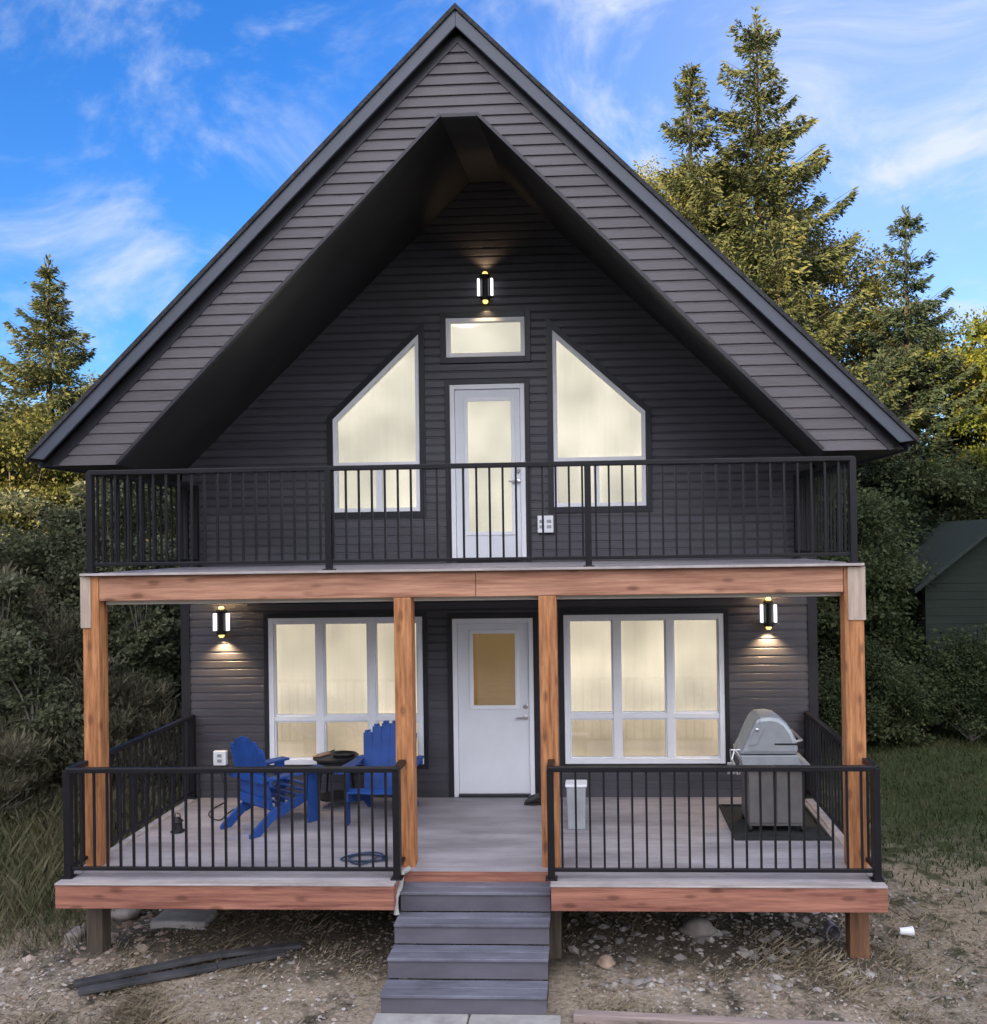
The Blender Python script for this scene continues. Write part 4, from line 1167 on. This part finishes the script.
leafy('leafy_tree', 'sunlit yellow-green broadleaf tree at the far right above the shed', 'tree', (11.35, 13.0, GZ),
      [(0, 0, 8.2, 1.9, 1.7, 1.3), (-1.1, -.3, 7.0, 1.3, 1.3, 1.1), (1.3, 0, 7.4, 1.6, 1.5, 1.5), (-.3, -.4, 5.6, 1.8, 1.5, 1.2), (1.2, -.5, 4.6, 1.7, 1.5, 1.5), (-.8, -.5, 3.6, 1.6, 1.4, 1.3)],
      90000, 21, LEAF_YEL, GT, 0.085, 170, [((0, 0, -.1), (0.1, 0, 7.5), 0.16)])
leafy('leafy_tree', 'green broadleaf tree in shade outside the right eave, behind the shed', 'tree', (9.0, 9.9 + 1.2, GZ),
      [(0, 0, 4.6, 1.7, 1.3, 1.2), (1.3, .1, 3.7, 1.5, 1.2, 1.3), (-1.4, .1, 3.6, 1.5, 1.2, 1.3), (0.3, -.2, 2.6, 2.0, 1.2, 1.4), (2.3, .3, 4.9, 1.3, 1.1, 1.2)],
      80000, 22, LEAF_GRN, GT, 0.08, 170, [((0, 0, -.1), (0, 0, 4.4), 0.12)])
leafy('leafy_tree', 'shaded green broadleaf tree close behind the right end of the balcony', 'tree', (6.35, 8.2, GZ),
      [(0, 0, 3.7, 1.2, 1.1, 1.2), (.5, .1, 2.5, 1.3, 1.1, 1.2), (-.7, 0, 2.3, 1.2, 1.1, 1.2), (0, -.1, 1.2, 1.5, 1.1, 1.0)],
      70000, 23, LEAF_GRN, GT, 0.075, 150, [((0, 0, -.1), (0, 0, 3.5), 0.09)])
leafy('leafy_tree', 'olive and gold broadleaf tree at the left edge, beside the narrow spruce', 'tree', (-10.6, 7.2, GZ),
      [(0, 0, 5.4, 1.6, 1.4, 1.3), (-1.0, 0, 6.0, 1.2, 1.1, 1.1), (.9, .2, 4.3, 1.5, 1.3, 1.2), (-.9, -.2, 3.9, 1.7, 1.4, 1.2), (0.2, -.4, 2.7, 1.9, 1.4, 1.2)],
      90000, 24, LEAF_OYE, GT, 0.075, 180, [((0, 0, -.1), (0, 0, 5), 0.13)])
leafy('leafy_tree', 'grey-green leafy tree left of the balcony below the left eave', 'tree', (-7.2, 4.2, GZ),
      [(0.1, 0, 4.5, .8, .8, .9), (.9, .2, 3.3, .9, .8, .9), (-1.0, 0, 3.9, .9, .9, .9), (0, 0, 3.1, 1.0, 1.0, .8), (-1.5, 0, 2.5, 1.1, 1.0, .9), (0, -.2, 1.7, 1.6, 1.2, 1.0), (1.3, .3, 1.9, .9, .9, 1.0)],
      90000, 25, LEAF_GRY, GT, 0.065, 190, [((0, 0, -.1), (0, 0, 3.4), 0.08)])
leafy('leafy_tree', 'dull olive leafy tree at the left edge of the yard, behind the tall weeds', 'tree', (-8.6, 2.4, GZ),
      [(-.3, 0, 4.0, .9, .9, .9), (.5, 0, 3.1, .9, .9, .8), (-1.0, 0, 2.7, 1.0, 1.0, .9), (.9, 0, 2.0, 1.1, 1.0, .9), (-.4, -.2, 1.4, 1.6, 1.1, 1.0)],
      90000, 26, LEAF_OLV, GT, 0.06, 190, [((0, 0, -.1), (0, 0, 3.0), 0.08)], wisp=True)
leafy('leafy_tree', 'tall golden olive tree filling in behind and below the two tallest spruces', 'tree', (6.0, 14.6, GZ),
      [(-3.0, 0, 13.2, 1.2, 1.2, 1.4), (-1.5, 0, 12.6, 1.6, 1.3, 1.6), (0.2, 0, 11.6, 1.9, 1.5, 1.7), (2.0, .1, 10.4, 1.7, 1.4, 1.6), (-2.6, 0, 10.6, 1.7, 1.4, 1.5), (3.4, .1, 8.8, 1.5, 1.4, 1.7), (.9, -.3, 8.8, 2.2, 1.6, 1.7), (-1.4, -.3, 9.0, 2.0, 1.5, 1.6), (2.4, -.3, 6.8, 2.2, 1.5, 1.7)],
      170000, 27, LEAF_GOLD, GT, 0.075, 380, [((0, 0, -.1), (0.1, 0, 11.5), 0.2)])
copy_tree(D_, 'small spruce seen through the left end of the balcony railing', (-8.3, 9.5, GZ), 0.50, 1.1)
copy_tree(D_, 'slender spruce standing farther back, filling the gap beyond the left end of the balcony', (-11.2, 14.6, GZ), 0.70, 2.9)
copy_tree(C, 'dark conifer in the shade at the left edge, behind the olive leafy tree', (-9.9, 4.6, GZ), 0.50, 0.4)
def sapling(label, x, y, h, seed):
    rr = random.Random(seed)
    lobes = [(rr.uniform(-.35, .35), rr.uniform(-.3, .3), h * k, .42, .4, .36) for k in (.45, .6, .75, .9)]
    leafy('sapling', label, 'tree', (x, y, GZ), lobes, 9000, seed, LEAF_GRY, 'young trees at the left edge of the yard', 0.06, 60,
          [((0, 0, -.1), (rr.uniform(-.2, .2), 0, h), 0.035)], bark=PALEB, shell=.3)
sapling('thin pale-stemmed young tree left of the corner post, beside the balcony end', -5.75, 2.9, 4.1, 61)
sapling('thin pale-stemmed young tree farther from the porch, at the left edge of the picture', -7.3, 2.0, 3.6, 62)
sapling('short pale-stemmed young tree standing in the tall weeds by the porch railing', -6.2, 1.1, 2.6, 63)
GS = 'bushes along the edge of the yard'
for i, (x, y, s, m, lab) in enumerate((
        (-5.6, 1.6, 1.0, LEAF_OLV, 'olive bush just outside the left porch railing'),
        (-6.6, 0.2, 0.85, LEAF_OLV, 'low brownish bush in the tall weeds left of the porch'),
        (-5.3, 4.6, 1.25, LEAF_GRN, 'dark green bush seen through the left end of the porch'),
        (6.1, 6.2, 0.9, LEAF_GRN, 'dark bush at the back of the lawn, right behind the corner post'),
        (8.15, 6.5, 0.95, LEAF_GRN, 'dark bush at the right edge of the lawn in front of the shed'))):
    leafy('bush', lab, 'bush', (x, y, GZ),
          [(0, 0, 1.0 * s, 1.1 * s, .9 * s, .8 * s), (.7 * s, .1, .7 * s, .8 * s, .7 * s, .65 * s), (-.8 * s, 0, .75 * s, .85 * s, .7 * s, .7 * s), (0.1, 0, 1.6 * s, .7 * s, .6 * s, .6 * s)],
          36000, 40 + i, m, GS, 0.052, 120, None, part='foliage', shell=.35, wisp=(m is LEAF_OLV))

# the wood behind, one mass
Q = []
r = np.random.default_rng(99)
protos = [spruce_arrays(11, 2.5, 201, whorl=.5, per=7, fill=.16, lsz=.42)[0], spruce_arrays(9, 2.6, 202, whorl=.5, per=7, fill=.16, lsz=.42)[0]]
spots = [(x + r.uniform(-.8, .8), yy + r.uniform(-1.2, 1.2)) for yy, x0, x1, st_ in ((16, -24, 26, 2.3), (19.5, -30, 34, 2.6), (23, -34, 40, 2.8)) for x in np.arange(x0, x1, st_)]
spots += [(-13.5 - r.uniform(0, 2), y) for y in np.arange(1, 15, 1.9)] + [(13.8 + r.uniform(0, 2), y) for y in np.arange(4, 15, 1.9)]
for i, (x, y) in enumerate(spots):
    q = protos[i % 2].copy(); s = r.uniform(.62, .9); a = r.uniform(0, 6.28)
    if x < -6: s *= 0.78
    if 3 < x < 26 and y > 12: s *= 0.85
    c_, s_ = np.cos(a), np.sin(a)
    X = (q[..., 0] * c_ - q[..., 1] * s_) * s + x; Y = (q[..., 0] * s_ + q[..., 1] * c_) * s + y
    Q.append(np.stack([X, Y, q[..., 2] * s + GZ], -1))
tag(quads_object('forest', np.concatenate(Q), NEEDLE_DK), 'dark conifer wood closing the view behind the cabin', None, kind='stuff')

# ------------------------------------------------------------------ lift everything so that the ground lies at z = 0
for o in list(scene.objects):
    if o.parent is None:
        o.location.z += F

# ------------------------------------------------------------------ light and sky
sun = bpy.data.lights.new('sun', 'SUN'); sun.energy = 5.0; sun.angle = math.radians(0.5); sun.color = (1.0, 0.78, 0.47)
so_ = bpy.data.objects.new('sun', sun); COL.objects.link(so_)
sd = Vector((SUN.x * math.cos(SE), SUN.y * math.cos(SE), math.sin(SE)))
so_.rotation_euler = sd.to_track_quat('Z', 'Y').to_euler(); so_.location = (0, 0, 30)

w = bpy.data.worlds.new('World'); scene.world = w; w.use_nodes = True
nt = w.node_tree; bg = nt.nodes['Background']
sky = nt.nodes.new('ShaderNodeTexSky'); sky.sky_type = 'NISHITA'; sky.sun_disc = False
sky.sun_elevation = SE; sky.sun_rotation = math.atan2(SUN.x, SUN.y); sky.air_density = 1.0; sky.dust_density = 0.6; sky.ozone_density = 4.0
tc = nt.nodes.new('ShaderNodeTexCoord')
mp = nt.nodes.new('ShaderNodeMapping'); mp.inputs['Scale'].default_value = (1.0, 1.0, 1.5); mp.inputs['Rotation'].default_value = (0.3, 0.5, 0.3)
nt.links.new(tc.outputs['Generated'], mp.inputs['Vector'])
n1 = nt.nodes.new('ShaderNodeTexNoise'); n1.inputs['Scale'].default_value = 3.2; n1.inputs['Detail'].default_value = 9; n1.inputs['Roughness'].default_value = 0.6; n1.inputs['Distortion'].default_value = 0.7
nt.links.new(mp.outputs[0], n1.inputs['Vector'])
r1 = nt.nodes.new('ShaderNodeMapRange'); r1.interpolation_type = 'SMOOTHSTEP'
nt.links.new(n1.outputs['Fac'], r1.inputs[0]); r1.inputs[1].default_value = 0.49; r1.inputs[2].default_value = 0.73; r1.inputs[4].default_value = 0.9
# more veil towards the right of the house (+x) and high up
sep = nt.nodes.new('ShaderNodeSeparateXYZ'); nt.links.new(tc.outputs['Generated'], sep.inputs[0])
r2 = nt.nodes.new('ShaderNodeMapRange'); r2.interpolation_type = 'SMOOTHSTEP'
nt.links.new(sep.outputs[0], r2.inputs[0]); r2.inputs[1].default_value = -0.30; r2.inputs[2].default_value = 0.30; r2.inputs[3].default_value = 0.0; r2.inputs[4].default_value = 0.62
n2 = nt.nodes.new('ShaderNodeTexNoise'); n2.inputs['Scale'].default_value = 1.6; n2.inputs['Detail'].default_value = 5
nt.links.new(mp.outputs[0], n2.inputs['Vector'])
m1 = nt.nodes.new('ShaderNodeMath'); m1.operation = 'MULTIPLY'; nt.links.new(r2.outputs[0], m1.inputs[0]); nt.links.new(n2.outputs['Fac'], m1.inputs[1])
m2 = nt.nodes.new('ShaderNodeMath'); m2.operation = 'ADD'; m2.use_clamp = True; nt.links.new(r1.outputs[0], m2.inputs[0]); nt.links.new(m1.outputs[0], m2.inputs[1])
cl = nt.nodes.new('ShaderNodeMixRGB'); nt.links.new(m2.outputs[0], cl.inputs[0])
hs = nt.nodes.new('ShaderNodeHueSaturation'); hs.inputs['Saturation'].default_value = 1.22; hs.inputs['Hue'].default_value = 0.514
nt.links.new(sky.outputs[0], hs.inputs['Color'])
nt.links.new(hs.outputs[0], cl.inputs[1]); cl.inputs[2].default_value = (2.35, 2.6, 3.0, 1)
# unseen bright cloud added behind the camera as fill light for the cabin front
def mrange(src, a, b, lo=0.0, hi=1.0):
    n = nt.nodes.new('ShaderNodeMapRange'); n.interpolation_type = 'SMOOTHSTEP'
    nt.links.new(src, n.inputs[0]); n.inputs[1].default_value = a; n.inputs[2].default_value = b; n.inputs[3].default_value = lo; n.inputs[4].default_value = hi
    return n.outputs[0]
def mul(a, b):
    n = nt.nodes.new('ShaderNodeMath'); n.operation = 'MULTIPLY'; nt.links.new(a, n.inputs[0]); nt.links.new(b, n.inputs[1]); return n.outputs[0]
n3 = nt.nodes.new('ShaderNodeTexNoise'); n3.inputs['Scale'].default_value = 2.6; n3.inputs['Detail'].default_value = 6
nt.links.new(tc.outputs['Generated'], n3.inputs['Vector'])
cloud_fill = mul(mul(mrange(sep.outputs[1], 0.05, -0.45), mrange(sep.outputs[2], 0.0, 0.12)), mrange(n3.outputs['Fac'], 0.30, 0.62, 0.25, 1.0))
cb_ = nt.nodes.new('ShaderNodeMixRGB'); nt.links.new(cloud_fill, cb_.inputs[0]); nt.links.new(cl.outputs[0], cb_.inputs[1]); cb_.inputs[2].default_value = (11.0, 10.8, 11.6, 1)
nt.links.new(cb_.outputs[0], bg.inputs['Color']); bg.inputs['Strength'].default_value = 0.10

# ------------------------------------------------------------------ camera
cd = bpy.data.cameras.new('camera'); cam = bpy.data.objects.new('camera', cd); COL.objects.link(cam); scene.camera = cam
fpx = 895.68; cd.sensor_fit = 'AUTO'; cd.sensor_width = 36; cd.lens = fpx / 1024 * 36
cd.shift_x = -57.2 / 1024; cd.shift_y = 23.9 / 1024; cd.clip_start = 0.1; cd.clip_end = 2000
yaw, pitch, roll = -0.0488, 0.0069, 0.0150
fw = Vector((math.sin(yaw) * math.cos(pitch), math.cos(yaw) * math.cos(pitch), math.sin(pitch)))
R0 = fw.cross(Vector((0, 0, 1))).normalized(); U0 = R0.cross(fw)
Rr = R0 * math.cos(roll) - U0 * math.sin(roll); Uu = R0 * math.sin(roll) + U0 * math.cos(roll)
M = Matrix((Rr, Uu, -fw)).transposed().to_4x4(); M.translation = Vector((1.2056, -10.5395, 2.989 + F))
cam.matrix_world = M

vs = scene.view_settings
vs.view_transform = 'Standard'; vs.look = 'None'; vs.gamma = 1; vs.use_curve_mapping = False; vs.exposure = 1.75
